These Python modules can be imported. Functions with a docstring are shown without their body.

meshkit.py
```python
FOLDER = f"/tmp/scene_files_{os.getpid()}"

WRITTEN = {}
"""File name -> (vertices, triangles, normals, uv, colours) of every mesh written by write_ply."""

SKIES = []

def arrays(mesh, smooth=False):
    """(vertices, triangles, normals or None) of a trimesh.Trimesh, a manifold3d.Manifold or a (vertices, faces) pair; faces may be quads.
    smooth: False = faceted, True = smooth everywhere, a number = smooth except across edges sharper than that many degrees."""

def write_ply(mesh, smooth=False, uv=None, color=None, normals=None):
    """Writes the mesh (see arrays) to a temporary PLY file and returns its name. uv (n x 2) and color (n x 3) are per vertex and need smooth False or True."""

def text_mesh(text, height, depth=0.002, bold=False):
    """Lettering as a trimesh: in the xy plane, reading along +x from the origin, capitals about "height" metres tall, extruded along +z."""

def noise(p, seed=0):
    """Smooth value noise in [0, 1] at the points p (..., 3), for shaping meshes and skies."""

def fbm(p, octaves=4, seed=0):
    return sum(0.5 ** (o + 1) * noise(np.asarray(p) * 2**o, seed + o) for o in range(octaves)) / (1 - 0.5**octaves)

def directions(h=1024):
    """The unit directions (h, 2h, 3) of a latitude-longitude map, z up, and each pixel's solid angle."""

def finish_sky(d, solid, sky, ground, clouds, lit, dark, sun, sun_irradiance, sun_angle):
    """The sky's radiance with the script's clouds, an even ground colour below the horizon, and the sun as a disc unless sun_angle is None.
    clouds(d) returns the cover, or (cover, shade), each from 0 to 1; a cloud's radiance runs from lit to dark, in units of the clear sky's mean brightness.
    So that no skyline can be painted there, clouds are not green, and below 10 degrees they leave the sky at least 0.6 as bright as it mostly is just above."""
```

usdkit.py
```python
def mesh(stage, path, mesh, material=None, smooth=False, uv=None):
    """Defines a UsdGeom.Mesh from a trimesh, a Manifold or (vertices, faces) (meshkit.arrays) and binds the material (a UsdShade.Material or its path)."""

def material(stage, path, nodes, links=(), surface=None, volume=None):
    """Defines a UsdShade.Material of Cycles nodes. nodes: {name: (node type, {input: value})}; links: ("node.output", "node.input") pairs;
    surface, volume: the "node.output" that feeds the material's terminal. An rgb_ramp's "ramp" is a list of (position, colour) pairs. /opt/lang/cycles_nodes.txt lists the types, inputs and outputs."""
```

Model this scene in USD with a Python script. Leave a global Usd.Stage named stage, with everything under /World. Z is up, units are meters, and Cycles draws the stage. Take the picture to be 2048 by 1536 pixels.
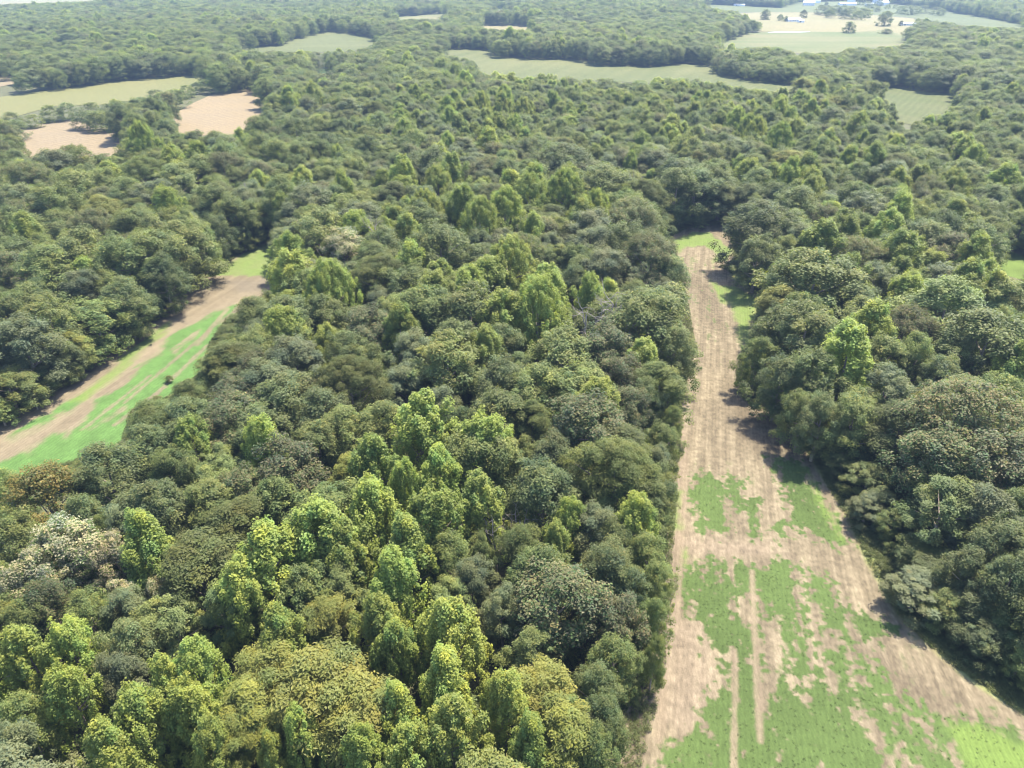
import math
import numpy as np
import shapely
from shapely.geometry import Polygon, Point, LineString
from scipy.spatial import Delaunay, cKDTree
import trimesh
import meshkit
import usdkit
from pxr import Usd, UsdGeom, UsdLux, UsdShade, Gf, Sdf, Vt

# ------------------------------------------------------------------ camera, sky, sun
CAM_H = 95.0
PITCH = math.radians(30.5)
FPX = 1446.0
EXPOSURE = 2.15
SUN_EL, SUN_AZ = math.radians(64.0), math.radians(40.0)
SUN_I, SKY_S = 1.05, 0.14
HAZE = 0.00006

stage = Usd.Stage.CreateInMemory()
UsdGeom.SetStageUpAxis(stage, 'Z')
UsdGeom.SetStageMetersPerUnit(stage, 1.0)
world = UsdGeom.Xform.Define(stage, '/World')
stage.SetDefaultPrim(world.GetPrim())
UsdGeom.Scope.Define(stage, '/World/Looks')
cam = UsdGeom.Camera.Define(stage, '/World/camera')
cam.CreateHorizontalApertureAttr(36.0)
cam.CreateVerticalApertureAttr(27.0)
cam.CreateFocalLengthAttr(36.0 * FPX / 2048.0)
cam.CreateClippingRangeAttr((1.0, 20000.0))
cam.CreateExposureAttr(EXPOSURE)
cam.AddTranslateOp().Set((0, 0, CAM_H))
cam.AddRotateXOp().Set(90.0 - math.degrees(PITCH))

sun_dir = np.array([math.cos(SUN_EL) * math.sin(SUN_AZ), math.cos(SUN_EL) * math.cos(SUN_AZ), math.sin(SUN_EL)])
skym = usdkit.material(stage, '/World/Looks/sky_look', {
    's': ('sky_texture', {'sky_type': 'single_scattering', 'sun_disc': False, 'sun_elevation': SUN_EL,
                          'sun_rotation': SUN_AZ, 'altitude': 200.0, 'air_density': 1.0, 'aerosol_density': 1.5}),
    'b': ('background_shader', {'strength': SKY_S})}, [('s.color', 'b.color')], surface='b.background')
dome = UsdLux.DomeLight.Define(stage, '/World/sky')
dome.CreateIntensityAttr(1.0)
UsdShade.MaterialBindingAPI.Apply(dome.GetPrim()).Bind(skym)
dome.GetPrim().SetCustomDataByKey('kind', 'structure')
sun = UsdLux.DistantLight.Define(stage, '/World/sun')
sun.CreateIntensityAttr(SUN_I)
sun.CreateNormalizeAttr(True)
sun.CreateAngleAttr(0.53)
sun.CreateColorAttr((1.0, 0.945, 0.77))
sun.AddRotateZOp().Set(-math.degrees(SUN_AZ))
sun.AddRotateXOp().Set(-(90.0 - math.degrees(SUN_EL)))

# ------------------------------------------------------------------ helpers
RNG = np.random.default_rng(20240611)


def smooth(a, b, x):
    t = np.clip((np.asarray(x, float) - a) / (b - a), 0, 1)
    return t * t * (3 - 2 * t)


def hgt(x, y):
    x, y = np.asarray(x, float), np.asarray(y, float)
    s = smooth(420, 950, y)
    h = s * (3.2 * np.sin(x / 190 + .6) * np.sin(y / 260 + 1.0) + 2.4 * np.sin(x / 410 - 1.0 + y / 600))
    xr = np.where(x < 120, (x - 120) / 330.0, (x - 120) / 420.0)
    h = h + 52 * np.exp(-((y - 2450) / 380.0) ** 2) * np.exp(-xr ** 4) * smooth(1500, 2000, y)
    h = h + 70 * np.exp(-((y - 4600) / 700.0) ** 2) * smooth(300, 1500, x)
    return h


def rays(px, py):
    px, py = np.asarray(px, float), np.asarray(py, float)
    cx, cu = (px - 1024) / FPX, -(py - 768) / FPX
    d = np.stack([cx, math.cos(PITCH) + cu * math.sin(PITCH), -math.sin(PITCH) + cu * math.cos(PITCH)], -1)
    return d                                     # unit depth along the camera axis


def ground(px, py, lift=0.0):
    """Where the sight line through a pixel of the photograph meets the terrain (lifted)."""
    d = rays(px, py)
    dz = np.minimum(d[..., 2], -1e-4)
    t = (CAM_H - lift) / -dz
    for _ in range(40):
        h = hgt(d[..., 0] * t, d[..., 1] * t) + lift
        t = t * .4 + .6 * (CAM_H - h) / -dz
    return np.stack([d[..., 0] * t, d[..., 1] * t], -1), t


def project(x, y, z):
    v = np.stack([np.asarray(x, float), np.asarray(y, float), np.asarray(z, float) - CAM_H], -1)
    dep = v[..., 1] * math.cos(PITCH) - v[..., 2] * math.sin(PITCH)
    up = v[..., 1] * math.sin(PITCH) + v[..., 2] * math.cos(PITCH)
    dep = np.maximum(dep, 1e-3)
    return 1024 + FPX * v[..., 0] / dep, 768 - FPX * up / dep, dep


def gpoly(pts):
    p = np.array(pts, float)
    seg = []
    for a, b in zip(p, np.roll(p, -1, 0)):
        n = max(1, int(np.hypot(*(b - a)) / 12))
        seg += [a + (b - a) * k / n for k in range(n)]
    seg = np.array(seg)
    return Polygon(ground(seg[:, 0], seg[:, 1])[0]).buffer(0)


USED = {}


def numbered(name):
    n = USED.get(name, 0)
    USED[name] = n + 1
    return name if n == 0 else f'{name}_{n:03d}'


def tag(prim, label=None, category=None, group=None, kind=None):
    prim = prim.GetPrim() if hasattr(prim, 'GetPrim') else prim
    for k, v in (('label', label), ('category', category), ('group', group), ('kind', kind)):
        if v:
            prim.SetCustomDataByKey(k, v)
    return prim


def thing(name, label, category, loc=(0, 0, 0), rz=0.0, group=None):
    x = UsdGeom.Xform.Define(stage, '/World/' + numbered(name))
    x.AddTranslateOp().Set(Gf.Vec3d(*map(float, loc)))
    x.AddRotateZOp().Set(float(math.degrees(rz)))
    tag(x, label, category, group)
    return x.GetPrim()


def child(parent, name, mesh, mat, smooth=False):
    base = str(parent.GetPath()) + '/' + name
    path, n = base, 0
    while stage.GetPrimAtPath(path):
        n += 1
        path = f'{base}_{n:03d}'
    return usdkit.mesh(stage, path, mesh, mat, smooth=smooth)


def attr_color(m, name, values):
    pv = UsdGeom.PrimvarsAPI(m).CreatePrimvar(name, Sdf.ValueTypeNames.Color3fArray, 'vertex')
    pv.Set(Vt.Vec3fArray.FromNumpy(np.asarray(values, np.float32)))


def draped(poly, spacing, lift, jitter=.25, seed=1):
    """Triangulated sheet over a ground polygon, following the terrain."""
    rng = np.random.default_rng(seed)
    vs = []
    polys = list(getattr(poly, 'geoms', [poly]))
    out_v, out_f, n0 = [], [], 0
    for p in polys:
        ring = p.exterior
        L = ring.length
        n = max(8, int(L / spacing))
        b = np.array([ring.interpolate(L * k / n).coords[0] for k in range(n)])
        x0, y0, x1, y1 = p.bounds
        gx, gy = np.meshgrid(np.arange(x0, x1, spacing), np.arange(y0, y1, spacing * .87))
        gx = gx + (np.arange(gx.shape[0]) % 2)[:, None] * spacing / 2
        g = np.stack([gx.ravel(), gy.ravel()], 1) + rng.uniform(-jitter, jitter, (gx.size, 2)) * spacing
        inner = p.buffer(-spacing * .45)
        g = g[shapely.contains_xy(inner, g[:, 0], g[:, 1])] if not inner.is_empty else g[:0]
        v = np.vstack([b, g])
        t = Delaunay(v).simplices
        c = v[t].mean(1)
        t = t[shapely.contains_xy(p, c[:, 0], c[:, 1])]
        a = v[t]
        area = np.cross(a[:, 1] - a[:, 0], a[:, 2] - a[:, 0])
        t = np.where((area < 0)[:, None], t[:, ::-1], t)[np.abs(area) > 1e-6]
        out_v.append(v)
        out_f.append(t + n0)
        n0 += len(v)
    v, f = np.vstack(out_v), np.vstack(out_f)
    return np.column_stack([v, hgt(v[:, 0], v[:, 1]) + lift]), f


def fbm2(x, y, scale, seed=0, octaves=4):
    return meshkit.fbm(np.stack([np.asarray(x) / scale, np.asarray(y) / scale, np.full(np.shape(x), seed * 7.31)], -1), octaves, seed)


# ------------------------------------------------------------------ materials
def L(name):
    return '/World/Looks/' + name


def leaf_material(name, base, vary=.30, trans=.45, rough=.52, spec=.26):
    """Leaf: colour comes from the mesh's own leaf tints, varied leaf by leaf and tree by tree."""
    return usdkit.material(stage, L(name), {
        'tint': ('attribute', {'attribute': 'tint'}),
        'oi': ('object_info', {}),
        'geo': ('geometry', {}),
        'base': ('mix_color', {'blend_type': 'multiply', 'fac': 1.0, 'b': base, 'use_clamp': False}),
        'v1': ('map_range', {'from_min': 0.0, 'from_max': 1.0, 'to_min': 1 - vary, 'to_max': 1 + vary}),
        'v2': ('map_range', {'from_min': 0.0, 'from_max': 1.0, 'to_min': .80, 'to_max': 1.22}),
        'vv': ('math', {'math_type': 'multiply'}),
        'h': ('map_range', {'from_min': 0.0, 'from_max': 1.0, 'to_min': .488, 'to_max': .512}),
        'hm': ('math', {'math_type': 'multiply_add', 'value2': 7.13, 'value3': .37}),
        'hf': ('math', {'math_type': 'fraction'}),
        'hsv': ('hsv', {'saturation': 1.0}),
        'p': ('principled_bsdf', {'roughness': rough, 'specular_ior_level': spec}),
        'tc': ('mix_color', {'blend_type': 'multiply', 'fac': 1.0, 'b': (1.40, 1.52, .5), 'use_clamp': False}),
        't': ('translucent_bsdf', {}),
        'm': ('mix_closure', {'fac': trans}),
    }, [('tint.color', 'base.a'), ('geo.random_per_island', 'v1.value'), ('oi.random', 'v2.value'),
        ('v1.result', 'vv.value1'), ('v2.result', 'vv.value2'), ('oi.random', 'hm.value1'), ('hm.value', 'hf.value1'),
        ('hf.value', 'h.value'), ('base.result', 'hsv.color'), ('vv.value', 'hsv.value'), ('h.result', 'hsv.hue'),
        ('hsv.color', 'p.base_color'), ('hsv.color', 'tc.a'), ('tc.result', 't.color'),
        ('p.BSDF', 'm.closure1'), ('t.BSDF', 'm.closure2')], surface='m.closure')


def noisy(name, c1, c2, scale, rough=.9, detail=6, bump=0.0, spec=.2):
    nodes = {'g': ('geometry', {}), 'n': ('noise_texture', {'scale': scale, 'detail': float(detail), 'roughness': .6}),
             'r': ('rgb_ramp', {'ramp': [(.3, c1), (.7, c2)]}), 'p': ('principled_bsdf', {'roughness': rough, 'specular_ior_level': spec})}
    links = [('g.position', 'n.vector'), ('n.fac', 'r.fac'), ('r.color', 'p.base_color')]
    if bump:
        nodes['b'] = ('bump', {'strength': .6, 'distance': bump})
        links += [('n.fac', 'b.height'), ('b.normal', 'p.normal')]
    return usdkit.material(stage, L(name), nodes, links, surface='p.BSDF')


# look: code -> (base colour, words)
LOOKS = {
    'B': ((0.222, 0.264, 0.058), 'bright yellow-green pointed tree'),
    'Y': ((0.192, 0.202, 0.05), 'olive-yellow feathery drooping tree'),
    'O': ((0.12, 0.14, 0.038), 'dark olive flat-layered tree'),
    'M': ((0.15, 0.182, 0.056), 'mid-green round-crowned tree'),
    'D': ((0.12, 0.147, 0.054), 'dark blue-green dense tree'),
    'G': ((0.15, 0.172, 0.086), 'grey-green tree with a silvery crown'),
    'K': ((0.162, 0.154, 0.076), 'khaki brown-tinged round oak'),
    'P': ((0.178, 0.212, 0.076), 'pale green soft-leaved tree'),
    'T': ((0.39, 0.355, 0.24), 'tree covered in cream blossom'),
    'R': ((0.155, 0.128, 0.036), 'rusty golden-brown tree'),
}
LEAF = {k: leaf_material(f'leaf_{n}', LOOKS[k][0]) for k, n in zip(LOOKS, ('bright', 'yellow', 'olive', 'green', 'dark', 'grey', 'khaki', 'pale', 'blossom', 'rust'))}
BARK = noisy('bark', (.10, .08, .06), (.22, .18, .14), 3.0)
DEADWOOD = noisy('dead_wood', (.13, .11, .095), (.26, .225, .19), 2.0)

def field_material(name, row_angle, row_scale, strength, grain=4.0):
    """Soil and crop: the sheet's own colours, drilled in rows, with fine clods and straw."""
    return usdkit.material(stage, L(name), {
        'a': ('attribute', {'attribute': 'tint'}), 'g': ('geometry', {}),
        'map': ('mapping', {'rotation': (0.0, 0.0, row_angle)}),
        'w': ('wave_texture', {'wave_type': 'bands', 'bands_direction': 'x', 'profile': 'sine', 'scale': row_scale, 'distortion': 1.2, 'detail': 3.0, 'detail_scale': 1.5}),
        'st': ('mapping', {'rotation': (0.0, 0.0, row_angle), 'scale': (3.0, .45, 1.0)}),
        'n2': ('noise_texture', {'scale': 1.3, 'detail': 7.0, 'roughness': .72}),
        'n': ('noise_texture', {'scale': grain, 'detail': 8.0, 'roughness': .75}),
        'f1': ('map_range', {'from_min': .3, 'from_max': .7, 'to_min': .82, 'to_max': 1.18}),
        'f2': ('map_range', {'from_min': 0.0, 'from_max': 1.0, 'to_min': 1 - strength, 'to_max': 1 + strength}),
        'f3': ('map_range', {'from_min': .3, 'from_max': .7, 'to_min': .80, 'to_max': 1.20}),
        'm1': ('math', {'math_type': 'multiply'}), 'm2': ('math', {'math_type': 'multiply'}),
        'm': ('hsv', {}), 'b': ('bump', {'strength': .7, 'distance': .025}),
        'p': ('principled_bsdf', {'roughness': .95, 'specular_ior_level': .12})},
        [('g.position', 'n.vector'), ('g.position', 'map.vector'), ('map.vector', 'w.vector'), ('g.position', 'st.vector'), ('st.vector', 'n2.vector'),
         ('n.fac', 'f1.value'), ('w.fac', 'f2.value'), ('n2.fac', 'f3.value'), ('f1.result', 'm1.value1'), ('f2.result', 'm1.value2'), ('m1.value', 'm2.value1'), ('f3.result', 'm2.value2'),
         ('a.color', 'm.color'), ('m2.value', 'm.value'), ('m.color', 'p.base_color'), ('n.fac', 'b.height'), ('b.normal', 'p.normal')], surface='p.BSDF')


STRIP_AZ = 15.8
FIELD = field_material('field_soil', math.radians(14.0), .41, .05)
FIELDL = field_material('strip_soil', math.radians(STRIP_AZ), .34, .06)
FIELDF = field_material('far_soil', .6, .06, .06, .5)
FLOOR = noisy('forest_floor', (.030, .034, .014), (.075, .070, .034), .35, bump=.3)

# ------------------------------------------------------------------ ground
xs = np.concatenate([np.linspace(-4600, -1400, 40, endpoint=False), np.linspace(-1400, 1400, 113, endpoint=False), np.linspace(1400, 4600, 41)])
ys = np.concatenate([np.linspace(-250, 400, 14, endpoint=False), np.linspace(400, 2600, 89, endpoint=False), np.linspace(2600, 6400, 48)])
GX, GY = np.meshgrid(xs, ys)
gv = np.column_stack([GX.ravel(), GY.ravel(), hgt(GX, GY).ravel()])
i, j = np.meshgrid(np.arange(len(ys) - 1), np.arange(len(xs) - 1), indexing='ij')
q = (i * len(xs) + j).ravel()
gf = np.column_stack([q, q + 1, q + len(xs) + 1, q + len(xs)])
tag(usdkit.mesh(stage, '/World/ground', (gv, gf), FLOOR, smooth=True), kind='structure')

# ------------------------------------------------------------------ fields near the camera
VR = [(1336, 476), (1375, 456), (1445, 449), (1462, 478), (1470, 520), (1440, 535), (1480, 556), (1520, 590), (1514, 640), (1500, 690), (1478, 715),
      (1476, 750), (1490, 800), (1530, 830), (1560, 850), (1605, 880), (1630, 905), (1690, 965), (1725, 1050), (1750, 1110), (1778, 1185), (1835, 1250),
      (1905, 1305), (1965, 1355), (2060, 1425), (2300, 1560), (2300, 1640), (1250, 1640), (1285, 1500), (1310, 1400), (1325, 1330), (1333, 1250), (1338, 1150),
      (1344, 1050), (1351, 950), (1358, 870), (1362, 800), (1375, 745), (1390, 700), (1380, 640), (1366, 570), (1352, 510)]
VL = [(-160, 940), (-60, 880), (0, 848), (60, 812), (110, 778), (180, 732), (250, 690), (290, 645), (345, 605), (390, 572), (415, 545), (460, 522), (500, 494), (546, 482),
      (548, 560), (541, 612), (510, 612), (455, 638), (420, 690), (412, 740), (350, 790), (262, 832), (245, 900), (190, 908), (130, 930), (20, 968), (-60, 1010), (-160, 1060)]
VC = [(1985, 498), (2015, 506), (2090, 540), (2090, 565), (2030, 550), (1996, 530)]
pR, pL, pC = gpoly(VR), gpoly(VL), gpoly(VC)
fieldR = pR.buffer(5).buffer(-1.0)
fieldL = pL.buffer(6)
fieldC = pC.buffer(3)

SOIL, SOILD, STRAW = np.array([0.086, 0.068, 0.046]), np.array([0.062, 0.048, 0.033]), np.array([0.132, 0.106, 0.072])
CROP, GRASS, WEED, VERGE = np.array([.044, .064, .019]), np.array([0.077, 0.109, 0.027]), np.array([0.090, 0.153, 0.029]), np.array([0.100, 0.094, 0.037])


def soft(poly_px, x, y, edge, nz):
    """1 well inside a ground patch, 0 outside, ragged edge."""
    p = gpoly(poly_px)
    pts = shapely.points(x, y)
    d = shapely.distance(p.boundary, pts) * np.where(shapely.contains_xy(p, x, y), 1, -1)
    return smooth(-edge * .5, edge * .5, d + nz)


GREEN_R = [
    [(1383, 965), (1400, 945), (1430, 950), (1450, 1010), (1456, 1055), (1432, 1070), (1402, 1050), (1380, 1010)],
    [(1455, 948), (1468, 955), (1482, 1010), (1472, 1018), (1458, 985)],
    [(1496, 1005), (1512, 1000), (1512, 1072), (1504, 1076)],
    [(1555, 1055), (1568, 1050), (1578, 1075), (1568, 1080)],
    [(1550, 922), (1585, 918), (1620, 950), (1650, 1000), (1680, 1060), (1690, 1085), (1660, 1085), (1610, 1060), (1585, 1020), (1565, 980)],
    [(1372, 1118), (1400, 1128), (1425, 1160), (1420, 1112), (1450, 1125), (1465, 1190), (1470, 1235), (1512, 1245), (1514, 1335), (1480, 1312), (1455, 1300), (1425, 1290), (1420, 1240), (1380, 1240)],
    [(1510, 1148), (1530, 1135), (1570, 1130), (1590, 1180), (1600, 1215), (1618, 1270), (1628, 1335), (1600, 1342), (1575, 1280), (1540, 1232), (1515, 1222)],
    [(1470, 1325), (1515, 1300), (1520, 1420), (1540, 1410), (1580, 1390), (1640, 1385), (1690, 1408), (1715, 1450), (1765, 1500), (1800, 1560), (1800, 1640), (1290, 1640), (1330, 1500), (1375, 1478), (1405, 1455), (1425, 1415), (1442, 1390), (1470, 1395)],
    [(1648, 1303), (1688, 1308), (1725, 1360), (1800, 1440), (1850, 1490), (1940, 1560), (1890, 1560), (1800, 1492), (1720, 1412), (1670, 1362)],
    [(1708, 1318), (1742, 1330), (1800, 1398), (1832, 1420), (1785, 1420), (1735, 1370)],
    [(1613, 1138), (1652, 1160), (1682, 1220), (1692, 1272), (1650, 1252), (1625, 1200)],
    [(1700, 1220), (1742, 1238), (1775, 1262), (1750, 1277), (1708, 1260)],
    [(1890, 1450), (1920, 1436), (1990, 1448), (2060, 1476), (2160, 1640), (1960, 1640), (1900, 1500)],
    [(1475, 1120), (1500, 1128), (1505, 1180), (1488, 1190), (1474, 1160)],
]
GRASS_R = [
    [(1340, 482), (1385, 464), (1418, 466), (1440, 480), (1464, 500), (1452, 522), (1420, 528), (1436, 508), (1410, 492), (1372, 494), (1350, 508)],
    [(1445, 572), (1470, 574), (1500, 588), (1520, 604), (1512, 640), (1496, 682), (1480, 668), (1462, 615)],
    [(1612, 935), (1640, 975), (1672, 1035), (1693, 1085), (1672, 1080), (1640, 1020), (1615, 970)],
    [(1900, 1450), (1990, 1452), (2060, 1490), (2160, 1640), (2000, 1640), (1930, 1520)],
    [(1345, 975), (1358, 985), (1356, 1055), (1345, 1060)],
    [(1362, 1100), (1376, 1102), (1378, 1135), (1364, 1132)],
    [(1425, 565), (1442, 575), (1455, 612), (1440, 606)],
]
SPARSE_R = [[(1368, 1105), (1440, 1105), (1500, 1120), (1600, 1110), (1660, 1150), (1700, 1210), (1800, 1270), (1830, 1300), (1760, 1300), (1850, 1400), (2000, 1420), (2300, 1600), (2300, 1640), (1290, 1640), (1330, 1480), (1430, 1400), (1415, 1290), (1370, 1250)],
            [(1370, 930), (1480, 930), (1530, 1010), (1600, 1080), (1590, 1100), (1480, 1085), (1400, 1075)], [(1345, 950), (1362, 960), (1350, 1250), (1322, 1380), (1330, 1150)], [(1350, 500), (1440, 520), (1440, 620), (1500, 690), (1470, 740), (1400, 700), (1372, 560)]]
VERGE_R = [(1466, 476), (1490, 470), (1500, 560), (1540, 590), (1530, 660), (1500, 700), (1508, 640), (1515, 598), (1490, 575), (1460, 552), (1468, 530)]
VERGE_R2 = [(1605, 886), (1640, 948), (1690, 1030), (1718, 1090), (1755, 1160), (1790, 1225), (1850, 1285), (1925, 1345), (2060, 1440), (2300, 1580), (2330, 1540), (2080, 1390), (1990, 1310), (1900, 1250), (1820, 1180), (1770, 1050), (1720, 940), (1640, 860)]
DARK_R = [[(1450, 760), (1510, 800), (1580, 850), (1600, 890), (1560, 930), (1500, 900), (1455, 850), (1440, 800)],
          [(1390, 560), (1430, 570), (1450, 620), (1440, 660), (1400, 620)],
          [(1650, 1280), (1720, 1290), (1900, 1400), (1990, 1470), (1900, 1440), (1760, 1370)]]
PALE_R = [[(1325, 1240), (1415, 1240), (1420, 1300), (1430, 1400), (1380, 1470), (1310, 1440)],
          [(1350, 1065), (1450, 1075), (1560, 1085), (1590, 1120), (1480, 1115), (1370, 1112)],
          [(1352, 860), (1372, 860), (1362, 1100), (1340, 1100)], [(1315, 1100), (1340, 1100), (1330, 1300), (1300, 1400)]]


def paint_right(x, y):
    az = math.radians(14.0)
    u = x * math.cos(az) - y * math.sin(az)              # across the rows
    w = x * math.sin(az) + y * math.cos(az)
    n1, n2 = fbm2(x, y, 9, 1) - .5, fbm2(x, y, 1.7, 2, 3) - .5
    streak = fbm2(u, w, 1, 3, 1) * 0 + (meshkit.fbm(np.stack([u / .9, w / 14, 0 * u], -1), 3, 5) - .5)
    nz = n1 * 5.0 + n2 * 3.2 + streak * 3.4
    t = np.clip(.5 + streak * 2.6 + n2 * 1.0, 0, 1)[:, None]
    c = SOIL * (1 - t) + STRAW * t
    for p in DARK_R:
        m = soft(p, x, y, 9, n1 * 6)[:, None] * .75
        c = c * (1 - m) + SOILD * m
    for p in PALE_R:
        m = soft(p, x, y, 4, n1 * 3)[:, None] * .5
        c = c * (1 - m) + np.array([0.136, 0.104, 0.077]) * m
    # stubble bits
    c = c * (1 + .8 * (fbm2(x, y, .7, 9, 2) - .5))[:, None]
    g = np.zeros(len(x))
    for p in GREEN_R:
        g = np.maximum(g, soft(p, x, y, 8.0, nz * .8 + .6))
    sparse = np.zeros(len(x))
    for p in SPARSE_R:
        sparse = np.maximum(sparse, soft(p, x, y, 5, nz))
    fine = fbm2(u, w / 2.2, 1.5, 12, 3)
    bits = fbm2(x, y, .8, 14, 2)
    g = smooth(.40, .64, g + (bits - .5) * 1.5 + (fine - .5) * 1.1) * smooth(.02, .2, g)
    g = np.maximum(g, sparse * smooth(.58, .70, fine * .6 + bits * .4 + streak * .35) * .62)
    # wheel tracks left bare through the crop
    for (a, b, half) in (((1504, 1143), (1521, 1483), .28), ((1470, 1300), (1467, 1560), .22), ((1355, 900), (1318, 1480), .5), ((1371, 900), (1352, 1250), .45)):
        pa, pb = ground(*a)[0], ground(*b)[0]
        d = shapely.distance(LineString([pa, pb]), shapely.points(x, y))
        m = 1 - smooth(half, half + .45, d + n2 * .7)
        g = g * (1 - .85 * m)
        c = c * (1 - .5 * m[:, None]) + np.array([0.128, 0.097, 0.069]) * .5 * m[:, None]
    crop = CROP * (1 + .45 * (fbm2(x, y, .9, 21, 3) - .5) + .5 * (fbm2(x, y, 12, 22, 2) - .5))[:, None]
    c = c * (1 - g[:, None]) + crop * g[:, None]
    weeds = np.zeros(len(x))
    for p in GRASS_R:
        m = soft(p, x, y, 2.5, nz * .8)
        weeds = np.maximum(weeds, m)
        k = (m * (.55 + .6 * fbm2(x, y, 4, 31)))[:, None].clip(0, 1)
        c = c * (1 - k) + GRASS * k
    for p in (VERGE_R, VERGE_R2):
        m = soft(p, x, y, 2.0, n1 * 3)[:, None]
        vn = fbm2(x, y, 3.0, 41)[:, None]
        vc = VERGE * (1.55 - vn) + np.array([0.048, 0.074, 0.021]) * smooth(.42, .62, vn)
        c = c * (1 - m) + vc * m
    return c.clip(.01, .9), g


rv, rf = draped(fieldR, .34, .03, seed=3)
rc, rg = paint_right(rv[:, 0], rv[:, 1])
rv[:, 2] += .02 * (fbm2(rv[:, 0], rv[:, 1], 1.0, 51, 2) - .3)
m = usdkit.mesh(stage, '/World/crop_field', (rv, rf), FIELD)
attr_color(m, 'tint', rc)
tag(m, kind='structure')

GREEN_L = [[(-160, 1000), (-40, 945), (40, 905), (110, 862), (130, 880), (180, 850), (190, 800), (255, 770), (300, 715), (330, 690), (372, 660), (432, 625), (470, 612), (452, 645), (418, 700), (416, 745), (262, 850), (250, 915), (130, 950), (0, 990), (-160, 1070)],
           [(30, 880), (70, 862), (108, 838), (85, 836), (40, 862)], [(120, 820), (150, 800), (165, 790), (140, 826)]]
BARE_L = [[(268, 712), (290, 700), (325, 698), (318, 712), (285, 726)], [(108, 842), (140, 822), (182, 800), (178, 815), (130, 848)], [(60, 905), (105, 868), (108, 840), (40, 868), (0, 895)],
          [(180, 858), (250, 812), (248, 822), (190, 862)], [(345, 700), (400, 655), (398, 668), (350, 712)]]
GRASS_L = [[(408, 552), (430, 545), (500, 496), (546, 484), (548, 553), (470, 553)], [(240, 720), (330, 645), (345, 640), (290, 700), (250, 730)], [(150, 800), (250, 715), (255, 730), (170, 800)]]
ROAD_L = [(-160, 955), (0, 860), (110, 790), (250, 702), (340, 618), (420, 556), (545, 553), (545, 605), (470, 608), (400, 628), (330, 668), (240, 735), (140, 800), (40, 866), (-160, 985)]


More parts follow.
